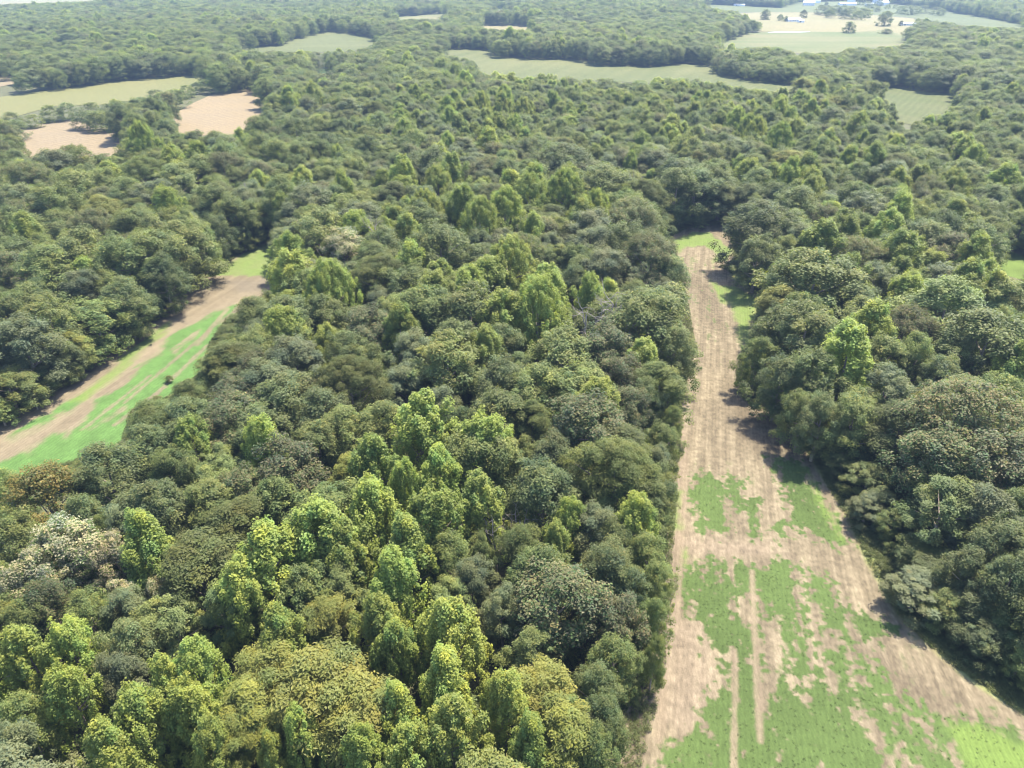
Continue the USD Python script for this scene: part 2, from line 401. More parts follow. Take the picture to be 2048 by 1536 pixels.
def paint_left(x, y):
    d0, d1 = ground(60, 900)[0], ground(440, 640)[0]
    dv = (d1 - d0) / np.hypot(*(d1 - d0))
    w, u = x * dv[0] + y * dv[1], x * dv[1] - y * dv[0]
    n1, n2 = fbm2(x, y, 10, 61) - .5, fbm2(x, y, 2.4, 62, 3) - .5
    streak = meshkit.fbm(np.stack([u / 1.2, w / 22, 0 * u], -1), 3, 65) - .5
    t = np.clip(.5 + streak * 1.2 + n2 * .5, 0, 1)[:, None]
    c = SOIL * (1 - t) + STRAW * t
    g = np.zeros(len(x))
    for p in GREEN_L:
        g = np.maximum(g, soft(p, x, y, 2.2, n1 * 4 + n2 * 2 + streak * 5))
    for p in BARE_L:
        g = g * (1 - .85 * soft(p, x, y, 2, n2 * 3 + streak * 4))
    for (a, b, half) in (((250, 805), (420, 660), .35), ((300, 800), (415, 690), .35), ((165, 860), (300, 752), .3), ((395, 690), (455, 618), .5), ((230, 850), (330, 775), .35)):
        dl = shapely.distance(LineString([ground(*a)[0], ground(*b)[0]]), shapely.points(x, y))
        g = g * (1 - .8 * (1 - smooth(half, half + .5, dl + n2 * .8)))
    c = c * (1 + .35 * (fbm2(x, y, .9, 69, 2) - .5))[:, None]
    crop = np.array([0.051, 0.093, 0.026]) * (1 + .7 * (fbm2(x, y, 2.0, 66, 3) - .5))[:, None]
    c = c * (1 - g[:, None]) + crop * g[:, None]
    for p in GRASS_L:
        m = (soft(p, x, y, 2.5, n1 * 4 + streak * 4) * (.5 + .6 * fbm2(x, y, 4, 67))).clip(0, 1)[:, None]
        c = c * (1 - m) + GRASS * m
    m = (soft([(440, 560), (545, 556), (545, 580), (480, 585)], x, y, 5, n1 * 6) * .5)[:, None]
    c = c * (1 - m) + np.array([0.080, 0.067, 0.054]) * m
    inside = shapely.distance(pL, shapely.points(x, y))
    v = smooth(.5, 2.5, inside + n1 * 2)[:, None]
    c = c * (1 - v) + VERGE * (1.4 - fbm2(x, y, 3, 68))[:, None] * v
    return c.clip(.01, .9), g


lv, lf = draped(fieldL, .65, .03, seed=4)
lc, lg = paint_left(lv[:, 0], lv[:, 1])
lv[:, 2] += .10 * (fbm2(lv[:, 0], lv[:, 1], 1.6, 53, 2) - .3)
m = usdkit.mesh(stage, '/World/crop_field_001', (lv, lf), FIELDL)
attr_color(m, 'tint', lc)
tag(m, kind='structure')
cv, cf = draped(fieldC, 2.0, .03, seed=5)
m = usdkit.mesh(stage, '/World/grass_clearing', (cv, cf), FIELD)
attr_color(m, 'tint', GRASS * (.6 + .5 * fbm2(cv[:, 0], cv[:, 1], 5, 71))[:, None])
tag(m, kind='structure')

# ------------------------------------------------------------------ distant fields: (name, outline in the photograph, colours, row direction, row strength)
TAN, TANG, SOY, BEIGE, PINK = (0.112, 0.092, 0.047), (0.082, 0.083, 0.033), (0.052, 0.060, 0.022), (0.120, 0.102, 0.054), (.118, .093, .064)
FAR = [
    ('far_field', [(-90, 212), (0, 197), (60, 188), (130, 181), (200, 168), (300, 158), (385, 153), (416, 158), (402, 176), (330, 187), (290, 196), (200, 208), (100, 210), (0, 238), (-90, 262)], TANG, (0.096, 0.088, 0.038), .3),
    ('far_field', [(517, 177), (440, 189), (405, 205), (370, 225), (345, 238), (362, 264), (420, 268), (470, 266), (490, 245), (548, 210), (507, 205), (507, 190)], PINK, (0.145, 0.108, 0.062), .2),
    ('far_field', [(25, 294), (60, 266), (90, 250), (150, 243), (162, 260), (250, 263), (240, 288), (205, 312), (60, 312)], PINK, (0.145, 0.108, 0.062), .2),
    ('far_field', [(-90, 165), (22, 154), (20, 167), (-90, 190)], PINK, (0.127, 0.102, 0.060), .2),
    ('far_field', [(40, 150), (57, 140), (57, 146), (46, 153)], PINK, (0.127, 0.102, 0.060), .2),
    ('far_field', [(468, 98), (560, 92), (580, 82), (655, 64), (700, 68), (752, 77), (745, 95), (700, 101), (620, 104), (560, 104), (480, 104)], SOY, (0.075, 0.077, 0.033), .5),
    ('far_field', [(876, 102), (930, 98), (985, 102), (992, 115), (1050, 119), (1150, 120), (1200, 132), (1300, 136), (1380, 130), (1422, 133), (1430, 150), (1500, 164), (1560, 168), (1600, 171), (1600, 188), (1500, 180),
                   (1430, 170), (1370, 155), (1300, 165), (1200, 160), (1050, 155), (968, 148), (950, 122), (880, 110)], SOY, (0.079, 0.079, 0.034), .6),
    ('far_field', [(1700, 172), (1800, 178), (1890, 190), (1922, 200), (1892, 226), (1820, 246), (1785, 230), (1800, 212), (1750, 190)], SOY, (0.070, 0.071, 0.032), .5),
    ('far_field', [(1440, 86), (1500, 66), (1600, 64), (1720, 65), (1760, 61), (1798, 70), (1822, 90), (1700, 98), (1680, 108), (1600, 106), (1550, 96), (1500, 96), (1450, 96)], (0.058, 0.073, 0.027), (0.098, 0.090, 0.045), .5),
    ('far_field', [(1480, 28), (1520, 25), (1600, 25), (1700, 27), (1820, 37), (1830, 50), (1795, 69), (1762, 60), (1720, 64), (1600, 63), (1525, 63), (1528, 45), (1490, 35)], BEIGE, (0.104, 0.096, 0.046), .35),
    ('far_field', [(1400, 8), (1560, 16), (1600, 4), (1700, 2), (1810, 10), (1960, 34), (2048, 50), (2048, 58), (1940, 52), (1820, 34), (1700, 26), (1600, 24), (1480, 24), (1430, 18)], SOY, (0.064, 0.071, 0.029), .5),
    ('far_field', [(-120, 14), (60, 7), (190, 2), (190, -12), (-120, -8)], (0.087, 0.088, 0.045), (0.122, 0.102, 0.056), .5),
    ('far_field', [(962, 50), (1000, 52), (1070, 54), (1062, 61), (1000, 60), (966, 58)], BEIGE, (0.110, 0.096, 0.046), .3),
    ('far_field', [(768, 36), (880, 28), (900, 27), (880, 38), (800, 40)], (0.096, 0.088, 0.040), (0.064, 0.077, 0.029), .3),
    ('far_field', [(625, 141), (660, 140), (685, 150), (640, 152)], (0.024, 0.039, 0.014), (0.022, 0.034, 0.012), .3),
    ('far_field', [(980, 17), (1030, 16), (1030, 20), (985, 21)], SOY, SOY, .3),
    ('far_field', [(110, 92), (135, 90), (140, 93), (112, 95)], TANG, TAN, .3),
]
farpolys = []
for k, (name, px, c1, c2, rows) in enumerate(FAR):
    p = gpoly(px)
    p2 = p.buffer(6)
    farpolys.append(p)
    v, f = draped(p2, max(6.0, min(14.0, math.sqrt(p2.area) / 45)), .22, seed=80 + k)
    ang = .5 + .9 * k
    u, w = v[:, 0] * math.cos(ang) + v[:, 1] * math.sin(ang), -v[:, 0] * math.sin(ang) + v[:, 1] * math.cos(ang)
    t = np.clip(.5 + 1.6 * (fbm2(v[:, 0], v[:, 1], 70, 90 + k) - .5) + rows * 1.8 * (meshkit.fbm(np.stack([u / 7, w / 160, 0 * u], -1), 2, 95 + k) - .5), 0, 1)[:, None]
    mm = usdkit.mesh(stage, '/World/' + numbered(name), (v, f), FIELDF, smooth=True)
    attr_color(mm, 'tint', np.array(c1) * (1 - t) + np.array(c2) * t)
    tag(mm, kind='structure')
WATER = usdkit.material(stage, L('pond_water'), {'p': ('principled_bsdf', {'base_color': (.05, .06, .06), 'roughness': .05, 'specular_ior_level': .6})}, surface='p.BSDF')
pond = gpoly([(1535, 64.6), (1560, 63.9), (1618, 63.4), (1622, 64.4), (1590, 65.2), (1540, 65.6)])
v, f = draped(pond, 6, .34, seed=7)
tag(usdkit.mesh(stage, '/World/pond', (v, f), WATER, smooth=True), kind='structure')

# ------------------------------------------------------------------ tree models
def unit(v):
    return v / np.maximum(np.linalg.norm(v, axis=-1, keepdims=True), 1e-9)


def leaves(c, nrm, length, width, rng, fold=.18):
    t = unit(np.cross(nrm, unit(rng.normal(size=nrm.shape))))
    b = np.cross(nrm, t)
    l, w = length[:, None] / 2, width[:, None] / 2
    up = nrm * w * fold * 2
    v = np.stack([c - t * l, c + b * w + up, c + t * l * 1.1, c - b * w + up], 1).reshape(-1, 3)
    k = np.arange(len(c))[:, None] * 4
    f = np.vstack([k + [0, 1, 2], k + [0, 2, 3]])
    return v, f


def crown(kind, seed, n_leaf, leaf, R=6.0, h=18.0):
    """A crown of leaf-sized faces gathered in shoots or sprays. Returns vertices, faces and a tint per vertex."""
    rng = np.random.default_rng(seed)
    big = (R / 6.0)
    if kind == 'poplar':
        z0, n_c = .12 * h, int(170 * big ** 2)
        zz = z0 + (h - z0) * rng.random(n_c) ** .8
        prof = R * np.clip(1 - (np.abs((zz - z0) / (h - z0) - .22) / .80) ** 2.0, 0, 1) ** .62 * (.86 + .14 * rng.random(n_c))
    elif kind == 'spray':
        z0, n_c = .20 * h, int(95 * big ** 2)
        zz = z0 + (h - z0) * rng.random(n_c) ** .62
        tt = (zz - z0) / (h - z0)
        prof = R * np.sqrt(np.clip(1 - (np.abs(tt - .28) / .73) ** 2.1, 0, 1))
    elif kind == 'oak':
        z0, n_c = .10 * h, int(150 * big ** 2)
        zz = z0 + (h - z0) * rng.random(n_c) ** .75
        tt = (zz - z0) / (h - z0)
        prof = R * np.clip(1 - (np.abs(tt - .36) / .645) ** 2.3, 0, 1) ** .5
    else:                                                                  # open
        z0, n_c = .14 * h, int(105 * big ** 2)
        zz = z0 + (h - z0) * rng.random(n_c) ** .7
        tt = (zz - z0) / (h - z0)
        prof = R * np.clip(1 - (np.abs(tt - .40) / .62) ** 2.0, 0, 1) ** .55
    az = (np.arange(n_c) * 2.39996 + rng.normal(0, .35, n_c))
    lob = 1 + .20 * np.sin(az * 2 + rng.uniform(0, 6)) + .13 * np.sin(az * 3 + rng.uniform(0, 6)) + .10 * np.sin(5 * az + zz * .8)
    rad = prof * lob * (1 - .6 * rng.random(n_c) ** 2.0)
    cc = np.stack([rad * np.cos(az), rad * np.sin(az), zz], 1) + rng.normal(0, .35, (n_c, 3))
    if kind == 'poplar':
        cr = rng.uniform(.45, 1.05, n_c)
        sx = np.stack([cr, cr, cr * rng.uniform(1.3, 2.3, n_c)], 1)
    elif kind == 'spray':
        cr = rng.uniform(.8, 1.9, n_c)
        sx = np.stack([cr, cr, cr * rng.uniform(.3, .6, n_c)], 1)
    elif kind == 'oak':
        cr = .55 + 1.1 * rng.random(n_c) ** 1.6
        sx = np.stack([cr, cr, cr * rng.uniform(.7, 1.25, n_c)], 1)
    else:
        cr = .5 + 1.15 * rng.random(n_c) ** 1.5
        sx = np.stack([cr, cr, cr * rng.uniform(.5, 1.1, n_c)], 1)
    wgt = (cr ** 2)
    which = rng.choice(n_c, n_leaf, p=wgt / wgt.sum())
    d = unit(rng.normal(size=(n_leaf, 3)) + [0, 0, .55])
    rr = (.35 + .95 * rng.random(n_leaf) ** .85)[:, None]
    p = cc[which] + d * sx[which] * rr
    if kind == 'spray':                                                     # tips hang a little
        rel = np.linalg.norm((p - cc[which])[:, :2], axis=1)
        p[:, 2] -= .12 * rel ** 2
    p[:, 2] = np.maximum(p[:, 2], .8)
    axis = unit(np.stack([p[:, 0], p[:, 1], (p[:, 2] - h * .45) * 1.2], 1))
    up = {'poplar': .7, 'spray': 1.4, 'oak': .85, 'open': 1.0}[kind]
    n = unit(d * .75 + axis * .45 + np.array([0, 0, up]) + rng.normal(0, .48 + .5 * max(0, leaf - .5), (n_leaf, 3)))
    ln = leaf * rng.uniform(.5, 1.55, n_leaf)
    v, f = leaves(p, n, ln, ln * {'poplar': .78, 'spray': .42, 'oak': .62, 'open': .62}[kind], rng)
    ct = (1 + rng.normal(0, .10, n_c))[which]
    warm = np.clip(rng.normal(0, .10, n_c)[which] + .16 * (rr[:, 0] - .75), -.2, .3)
    tint = np.stack([ct * (1 + warm), ct * (1 + .35 * warm), ct * (1 - .5 * warm)], 1)
    if kind == 'oak':
        tips = rng.random(n_leaf) < .12
        tint[tips] = tint[tips] * [1.5, 1.3, 1.4]
    return v, f, np.repeat(tint, 4, 0)


def blossom(v_f_t, share, seed, green):
    v, f, t = v_f_t
    rng = np.random.default_rng(seed)
    k = rng.random(len(v) // 4)
    z = v.reshape(-1, 4, 3)[:, 0, 2]
    low = k > share * (.55 + .45 * smooth(6, 15, z))
    t = t.copy().reshape(-1, 4, 3)
    t[low] = t[low] * np.array(green)
    return v, f, t.reshape(-1, 3)


def tube(path, radii, sides=6):
    p = np.asarray(path, float)
    t = unit(np.gradient(p, axis=0))
    a = unit(np.cross(t, np.where(np.abs(t[:, 2:]) < .9, [0, 0, 1.0], [1.0, 0, 0])))
    b = np.cross(t, a)
    ang = np.arange(sides) * 2 * np.pi / sides
    v = (p[:, None] + np.asarray(radii)[:, None, None] * (np.cos(ang)[None, :, None] * a[:, None] + np.sin(ang)[None, :, None] * b[:, None])).reshape(-1, 3)
    i, j = np.meshgrid(np.arange(len(p) - 1), np.arange(sides), indexing='ij')
    q = np.stack([i * sides + j, i * sides + (j + 1) % sides, (i + 1) * sides + (j + 1) % sides, (i + 1) * sides + j], -1).reshape(-1, 4)
    f = np.vstack([q[:, [0, 1, 2]], q[:, [0, 2, 3]]])
    tip = (len(p) - 1) * sides
    cap = np.array([[tip, tip + k, tip + k + 1] for k in range(1, sides - 1)])
    return v, np.vstack([f, cap])


def join(parts):
    v, f, n = [], [], 0
    for a, b in parts:
        v.append(a)
        f.append(np.asarray(b) + n)
        n += len(a)
    return np.vstack(v), np.vstack(f)


def trunk(seed, R, h, sides=7):
    rng = np.random.default_rng(seed)
    r0 = .018 * h + .02 * R
    n = 6
    z = np.linspace(-.3, h * .72, n)
    path = np.column_stack([np.cumsum(rng.normal(0, .12, n)), np.cumsum(rng.normal(0, .12, n)), z])
    path[:2, :2] = 0
    parts = [tube(path, r0 * np.linspace(1.15, .25, n), sides)]
    for k in range(7):
        s = rng.uniform(.35, .85)
        base = np.array([np.interp(s, np.linspace(0, 1, n), path[:, c]) for c in range(3)])
        az = k * 2.4 + rng.normal(0, .3)
        ln = R * rng.uniform(.55, .85)
        tip = base + np.array([math.cos(az) * ln, math.sin(az) * ln, ln * rng.uniform(.4, .9)])
        mid = (base + tip) / 2 + [0, 0, -.25]
        parts.append(tube([base, mid, tip], r0 * np.array([.42, .26, .07]), 5))
    return join(parts)


SHAPE = {'B': ('poplar', 20.0, .36), 'Y': ('spray', 19.0, .44), 'O': ('spray', 18.0, .40), 'M': ('oak', 18.0, .36), 'D': ('oak', 18.5, .34), 'G': ('open', 18.0, .34),
         'K': ('oak', 19.0, .36), 'P': ('open', 17.0, .34), 'T': ('open', 17.0, .34), 'R': ('oak', 17.0, .36)}
# models: (look, variant, detail) -> class prim; every model is 12 m wide at its natural height
CLASSES = stage.CreateClassPrim('/World/tree_models')


def build_model(path, look, seed, n_leaf, leaf, R=6.0, h=None, with_trunk=True):
    kind, hh, _ = SHAPE[look]
    h = h or hh
    c = crown(kind, seed, n_leaf, leaf, R, h)
    if look == 'T':
        c = blossom(c, .72, seed, (.34, .52, .24))
    if look == 'R':
        c = blossom(c, .80, seed, (.62, 1.0, .9))
    if look == 'K':
        c = blossom(c, .62, seed, (.62, .92, .66))
    UsdGeom.Xform.Define(stage, path)
    m = usdkit.mesh(stage, path + '/crown', (c[0], c[1]), LEAF[look])
    attr_color(m, 'tint', c[2])
    if with_trunk:
        usdkit.mesh(stage, path + '/trunk', trunk(seed, R, h), BARK, smooth=True)
    return h


MODELS = {}
for li, look in enumerate(SHAPE):
    nvar = {'B': 5, 'M': 6, 'D': 4, 'K': 3, 'O': 3, 'Y': 2, 'G': 3, 'P': 3, 'T': 2}.get(look, 1)
    for k in range(nvar):
        path = f'/World/tree_models/look_{li}_{k}'
        h = build_model(path, look, 100 * li + k + 11, 19000, SHAPE[look][2])
        MODELS.setdefault(look, []).append((path, 6.0, h))
BIG = {}
for look in ('K', 'O', 'B'):
    path = f'/World/tree_models/big_{look}'
    h = {'K': 23.0, 'O': 20.0, 'B': 26.0}[look]
    build_model(path, look, 77, 46000, SHAPE[look][2] * 1.02, R=10.5, h=h)
    BIG[look] = (path, 10.5, h)

# ------------------------------------------------------------------ where trees stand: look, x, y, width as the photograph shows the crown
HAND = """
B 60 1330 110;B 150 1310 105;B 145 1400 100;M 60 1460 95;G 45 1515 90;B 285 1450 120;B 230 1520 120;B 400 1350 115;B 345 1380 90;D 268 1315 110;G 250 1370 90;G 258 1240 85;M 190 1250 95;M 65 1262 75;
P 350 1262 105;P 450 1235 90;B 385 1430 105;B 430 1500 95;Y 480 1490 90;B 565 1285 110;Y 660 1250 95;B 760 1262 100;B 795 1310 90;Y 640 1385 170;Y 545 1350 120;Y 500 1430 115;B 605 1480 85;B 548 1525 60;
Y 720 1430 140;B 800 1440 100;B 730 1520 95;B 905 1275 115;B 890 1375 115;B 905 1475 125;B 820 1525 110;P 905 1225 80;G 1005 1235 80;P 1060 1325 90;Y 1095 1395 115;B 1010 1415 105;Y 1130 1470 120;B 1060 1505 100;
K 1110 1225 150;K 1225 1260 110;M 1302 1250 62;M 1225 1340 85;D 1190 1400 90;D 1205 1455 85;M 1312 1325 48;G 1170 1470 60;M 1190 1520 80;R 95 1010 120;D 195 950 135;D 320 1040 120;G 265 1065 90;
M 360 955 85;P 440 970 90;O 470 1060 115;O 400 1140 145;T 145 1115 120;T 75 1175 105;T 235 1130 80;T 255 1215 66;T 320 1205 54;M 220 1085 55;M 40 1090 100;M 18 1005 75;M 10 1180 70;K 110 1225 90;
K 580 955 135;K 500 1000 90;M 560 1025 95;B 750 945 110;Y 700 955 66;B 880 960 95;B 745 1030 115;B 870 1050 125;B 815 1110 115;B 640 1085 140;B 540 1135 140;B 490 1195 110;B 690 1120 110;M 620 1205 110;
P 690 1195 90;B 790 1175 115;M 905 1130 85;G 945 1180 80;M 960 930 115;M 1040 925 70;D 1085 1000 125;O 1230 955 175;O 1295 1010 110;B 1270 1055 100;B 1140 1055 75;G 1190 1080 90;B 1110 1105 75;O 1045 1105 95;M 1230 1110 85;
D 1215 1160 110;M 1292 1130 85;M 960 1120 60;G 1310 945 62;M 1328 1000 40;M 1310 1185 70;D 1250 1195 90;M 1325 1060 34;
K 1925 860 215;K 1985 950 150;K 1880 940 130;M 1740 960 85;G 1735 1015 62;M 1890 965 90;P 1880 1030 125;M 1788 1045 55;G 1960 1040 110;D 2020 1045 95;D 1990 1110 115;O 1848 1125 100;G 1825 1185 105;M 1895 1215 80;
D 1955 1195 115;D 2015 1180 110;M 2020 1255 90;D 1965 1275 90;M 2042 1320 62;D 1930 1160 90;D 1760 1010 70;D 2080 1250 110;M 2110 1330 110;D 2075 1130 110;
M 45 640 100;M 105 655 105;G 55 705 110;M 190 650 115;M 270 640 75;M 190 705 85;D 115 720 80;M 100 770 75;M 18 780 90;M 30 835 70;D 90 800 55;M 155 745 55;Y 140 700 70;M 240 665 50;M 300 610 70;
O 430 750 90;O 335 790 100;O 290 845 110;D 385 865 110;K 470 865 115;M 500 645 95;B 570 672 90;M 590 705 80;G 595 745 110;O 465 735 105;K 470 830 105;D 570 825 125;D 520 880 115;D 640 850 115;M 645 905 95;
O 700 775 130;M 740 745 85;M 655 650 95;K 740 675 90;G 772 665 62;M 855 645 115;G 828 725 90;M 800 640 85;M 895 740 130;B 845 865 125;M 765 865 95;M 690 880 95;M 940 640 125;B 1075 628 125;B 1005 645 100;
D 1000 705 85;D 1010 785 105;M 1125 735 125;M 1070 795 110;M 1150 800 110;K 1210 715 115;K 1243 770 90;K 1250 835 80;K 1180 875 140;O 1065 850 75;B 970 895 110;D 918 865 62;M 1300 650 140;M 1350 718 85;O 1318 780 100;
D 1290 815 70;O 1345 850 40;M 1320 905 70;O 1240 910 110;M 1340 780 44;
M 1620 580 150;M 1605 680 125;D 1555 665 80;M 1515 722 62;D 1560 770 85;B 1690 720 120;M 1620 770 105;M 1760 735 90;G 1770 800 100;K 1810 680 115;P 1880 640 150;M 1955 610 100;M 1960 705 150;M 1895 725 100;D 1870 770 85;
Y 1855 825 70;O 1800 860 115;M 1700 855 90;D 1640 850 85;M 1605 835 70;M 1720 660 95;D 1690 910 85;D 1510 465 110;D 1515 520 80;D 1560 480 100;G 1590 500 80;M 1590 430 90;B 1640 500 90;K 1710 530 95;B 1800 520 90;
D 1840 495 90;K 1895 520 80;B 1930 580 90;M 1950 500 85;G 1730 440 90;B 1770 470 80;B 1680 470 80;K 1790 350 75;K 1850 395 75;B 1980 600 80;M 2030 620 90;M 2040 690 90;B 2030 750 100;
M 620 600 90;B 590 560 90;M 520 620 70;B 575 520 80;T 690 510 85;B 660 585 110;O 760 560 110;M 640 480 110;G 720 460 90;G 620 420 90;M 700 440 85;B 1010 430 100;B 960 450 90;B 1060 400 90;M 880 520 120;M 840 460 90;
D 870 350 90;K 990 415 80;K 1260 455 110;G 1180 480 100;K 1320 525 130;D 1340 560 90;G 1210 560 95;B 1020 540 120;B 1090 590 100;B 980 570 90;B 940 590 90;M 820 590 100;B 870 600 90;M 930 640 60;D 1130 340 100;M 1200 385 110;
B 1130 390 90;B 1190 430 80;O 1290 400 90;M 1350 390 90;D 1390 385 100;G 1300 345 70;D 1345 365 80;D 1440 395 90;M 1420 370 80;
K 150 330 66;M 160 340 70;K 60 375 100;G 110 350 80;M 155 390 85;M 125 420 90;Y 210 430 80;G 40 420 80;M 30 470 90;B 60 480 80;P 20 520 90;K 190 470 90;K 30 560 90;M 100 560 110;M 165 520 110;M 250 540 110;
M 320 520 110;M 370 500 100;D 250 610 90;D 330 560 80;M 400 490 80;D 430 470 60;M 280 470 90;G 310 410 80;P 360 380 90;O 290 355 90;M 400 360 80;K 450 350 80;M 470 440 70;M 490 480 50;M 430 420 80;O 440 400 70;M 500 440 60
"""
hand = []
for s in HAND.replace('\n', '').split(';'):
    if s.strip():
        a, bx, by, bw = s.split()
        hand.append((a, float(bx), float(by), float(bw)))


def tree_size(look, w):
    if look == 'B':
        return float(np.clip(10.5 + .80 * w, 13, 25))
    if look in 'OY':
        return float(np.clip(9.5 + .62 * w, 12, 23))
    return float(np.clip(8.5 + .72 * w, 10, 24))


def place(look, px, py, wpx):
    d = rays(px, py)
    zc, w = 13.0, 10.0
    for _ in range(8):
        t = (CAM_H - zc) / -d[2]
        x, y = d[0] * t, d[1] * t
        w = 1.12 * wpx * t / FPX
        h = tree_size(look, w)
        zc = hgt(x, y) + h * (.66 if look in 'BOY' else .6)
    return x, y, w, h


near_open = shapely.union_all([Polygon(p).buffer(0) for p in (VR, VL, VC)]).buffer(-3)
shapely.prepare(near_open)
GA, GR = np.meshgrid(np.arange(16) * np.pi / 8, [.45, .75, .97])
trees = []                                       # x, y, z, width, height, look, hand-placed
for (look, px, py, wpx) in hand:
    x, y, w, h = place(look, px, py, wpx)
    for _ in range(14):
        qx = px + (GR * np.cos(GA)).ravel() * wpx * .56
        qy = py + (GR * np.sin(GA)).ravel() * wpx * .62
        bad = shapely.contains_xy(near_open, qx, qy)
        if bad.mean() < .10:
            break
        px, py, wpx = px - .05 * wpx * np.sign((qx[bad] - px).mean()), py - .02 * wpx * np.sign((qy[bad] - py).mean()), wpx * .97
        x, y, w, h = place(look, px, py, wpx)
    trees.append([x, y, float(hgt(x, y)), w, h, look, True, px, py])

# visible openings of the photograph that tree crowns must not close
openings_px = [Polygon(p).buffer(0) for p in [VR, VL, VC] + [fp[1] for fp in FAR]]
openings = shapely.union_all(openings_px)
cleared = shapely.union_all([pR.buffer(2.5), pL.buffer(2.0), pC] + farpolys + [pond.buffer(8)])
shapely.prepare(openings)
shapely.prepare(cleared)


def free(x, y, z, w, h):
    ok = ~shapely.contains_xy(cleared, x, y)
    for dx, fz in ((0, .6), (-.45, .5), (.45, .5), (0, .93), (-.3, .85), (.3, .85), (0, .3), (-.4, .3), (.4, .3)):
        px, py, _ = project(x + dx * w, y, z + h * fz)
        ok &= ~shapely.contains_xy(openings, px, py)
    return ok


SHX, SHY = math.sin(SUN_AZ) / math.tan(SUN_EL), math.cos(SUN_AZ) / math.tan(SUN_EL)
sunlit = shapely.union_all([pR.buffer(-1.5), pL.buffer(-2.0)])
shapely.prepare(sunlit)
verge_lit = pR.buffer(1.0)
shapely.prepare(verge_lit)


def shades(x, y, w, h):
    bad = np.zeros(np.shape(x), bool)
    for fz, dx in ((.9, 0), (.7, -.3), (.7, .3), (.5, -.45), (.4, 0)):
        sx_, sy_ = x - SHX * h * fz + dx * w, y - SHY * h * fz
        bad |= shapely.contains_xy(sunlit, sx_, sy_) | ((y < 135) & (x > 30) & shapely.contains_xy(verge_lit, sx_, sy_))
    return bad


# low-edge trees by the sunny verge stay low enough not to shade it
for t in trees:
    if t[7] > 1650 and t[8] > 890 or t[7] < 420 and t[8] > 600 or 1330 < t[7] < 1475 and t[8] < 430 or 400 < t[7] < 560 and 380 < t[8] < 500:
        for _ in range(12):
            if not shades(np.array([t[0]]), np.array([t[1]]), np.array([t[3]]), np.array([t[4]]))[0] or t[4] < 7:
                break
            d = rays(t[7], t[8])
            t[4] *= .94
            zc = t[4] * .6
            tt = (CAM_H - zc) / -d[2]
            t[0], t[1] = d[0] * tt, d[1] * tt
trees = [tuple(t[:7]) for t in trees]


def in_view(x, y, z, w, h, pad=90):
    px, py, dep = project(x, y, z + h * .6)
    px0, py0, _ = project(x, y, z + h)
    m = w / dep * FPX
    return (y > 20) & (px > -pad - m) & (px < 2048 + pad + m) & (py0 < 1536 + 40 + m) & (py > -70)


def region_looks(px, py):
    """Shares of each look over the photograph: B Y O M D G K P."""
    if py > 900 and px < 1340:
        return [.42, .10, .06, .16, .10, .07, .05, .04]
    if px > 1400 and py > 250:
        return [.17, .02, .05, .36, .18, .10, .08, .04]
    if py > 380 and 560 < px < 1300:
        return [.24, .02, .09, .28, .13, .08, .10, .06]
    if px < 600 and py > 300:
        return [.06, .03, .08, .40, .14, .13, .11, .05]
    if 180 < py <= 420 and 800 < px < 1900:
        return [.20, .01, .06, .36, .15, .10, .08, .04]
    return [.03, .0, .06, .36, .33, .10, .11, .01]


# near wood: fill the spaces between the hand-placed crowns
rng = np.random.default_rng(5)
pts = [(t[0], t[1]) for t in trees]
rads = [t[3] / 2 for t in trees]
cell = {}


def cell_of(x, y):
    return int(x // 12), int(y // 12)


for k, (a, b) in enumerate(pts):
    cell.setdefault(cell_of(a, b), []).append(k)
NEAR_Y = 560
cand = np.column_stack([rng.uniform(-480, 480, 60000), 25 + (NEAR_Y - 25) * np.sqrt(rng.random(60000))])
cw = np.clip(rng.normal(.5, .22, 60000), .05, 1) * np.interp(cand[:, 1], [60, 300], [6, 9]) + np.interp(cand[:, 1], [60, 300], [6, 8.5])
keep = np.abs(cand[:, 0]) < .80 * cand[:, 1] + 55
cand, cw = cand[keep], cw[keep]
cz = hgt(cand[:, 0], cand[:, 1])
ch = 8.5 + .72 * cw
keep = in_view(cand[:, 0], cand[:, 1], cz, cw, ch) & free(cand[:, 0], cand[:, 1], cz, cw, ch + 2) & ~shades(cand[:, 0], cand[:, 1], cw, ch + 1)
cand, cw, cz = cand[keep], cw[keep], cz[keep]
cpx, cpy, _ = project(cand[:, 0], cand[:, 1], cz + 11)
order = 'BYOMDGKP'
for k in range(len(cand)):
    x, y = cand[k]
    cx, cy = cell_of(x, y)
    ok = True
    for ax in (-1, 0, 1):
        for ay in (-1, 0, 1):
            for q in cell.get((cx + ax, cy + ay), ()):
                need = .64 * (rads[q] + cw[k] / 2)
                if (pts[q][0] - x) ** 2 + (pts[q][1] - y) ** 2 < need * need:
                    ok = False
                    break
            if not ok:
                break
        if not ok:
            break
    if not ok:
        continue
    pr = np.array(region_looks(cpx[k], cpy[k]))
    look = order[rng.choice(8, p=pr / pr.sum())]
    w = float(cw[k]) * 1.08
    h = tree_size(look, w) * rng.uniform(.80, 1.12)
    if h > 8.5 + .72 * cw[k] + 2 and not free(np.array([x]), np.array([y]), np.array([cz[k]]), np.array([w]), np.array([h]))[0]:
        look, h = 'M', 8.5 + .72 * cw[k]
    pts.append((x, y))
    rads.append(cw[k] / 2)
    cell.setdefault((cx, cy), []).append(len(pts) - 1)
    trees.append((float(x), float(y), float(cz[k]), w, float(h), look, False))
near = trees

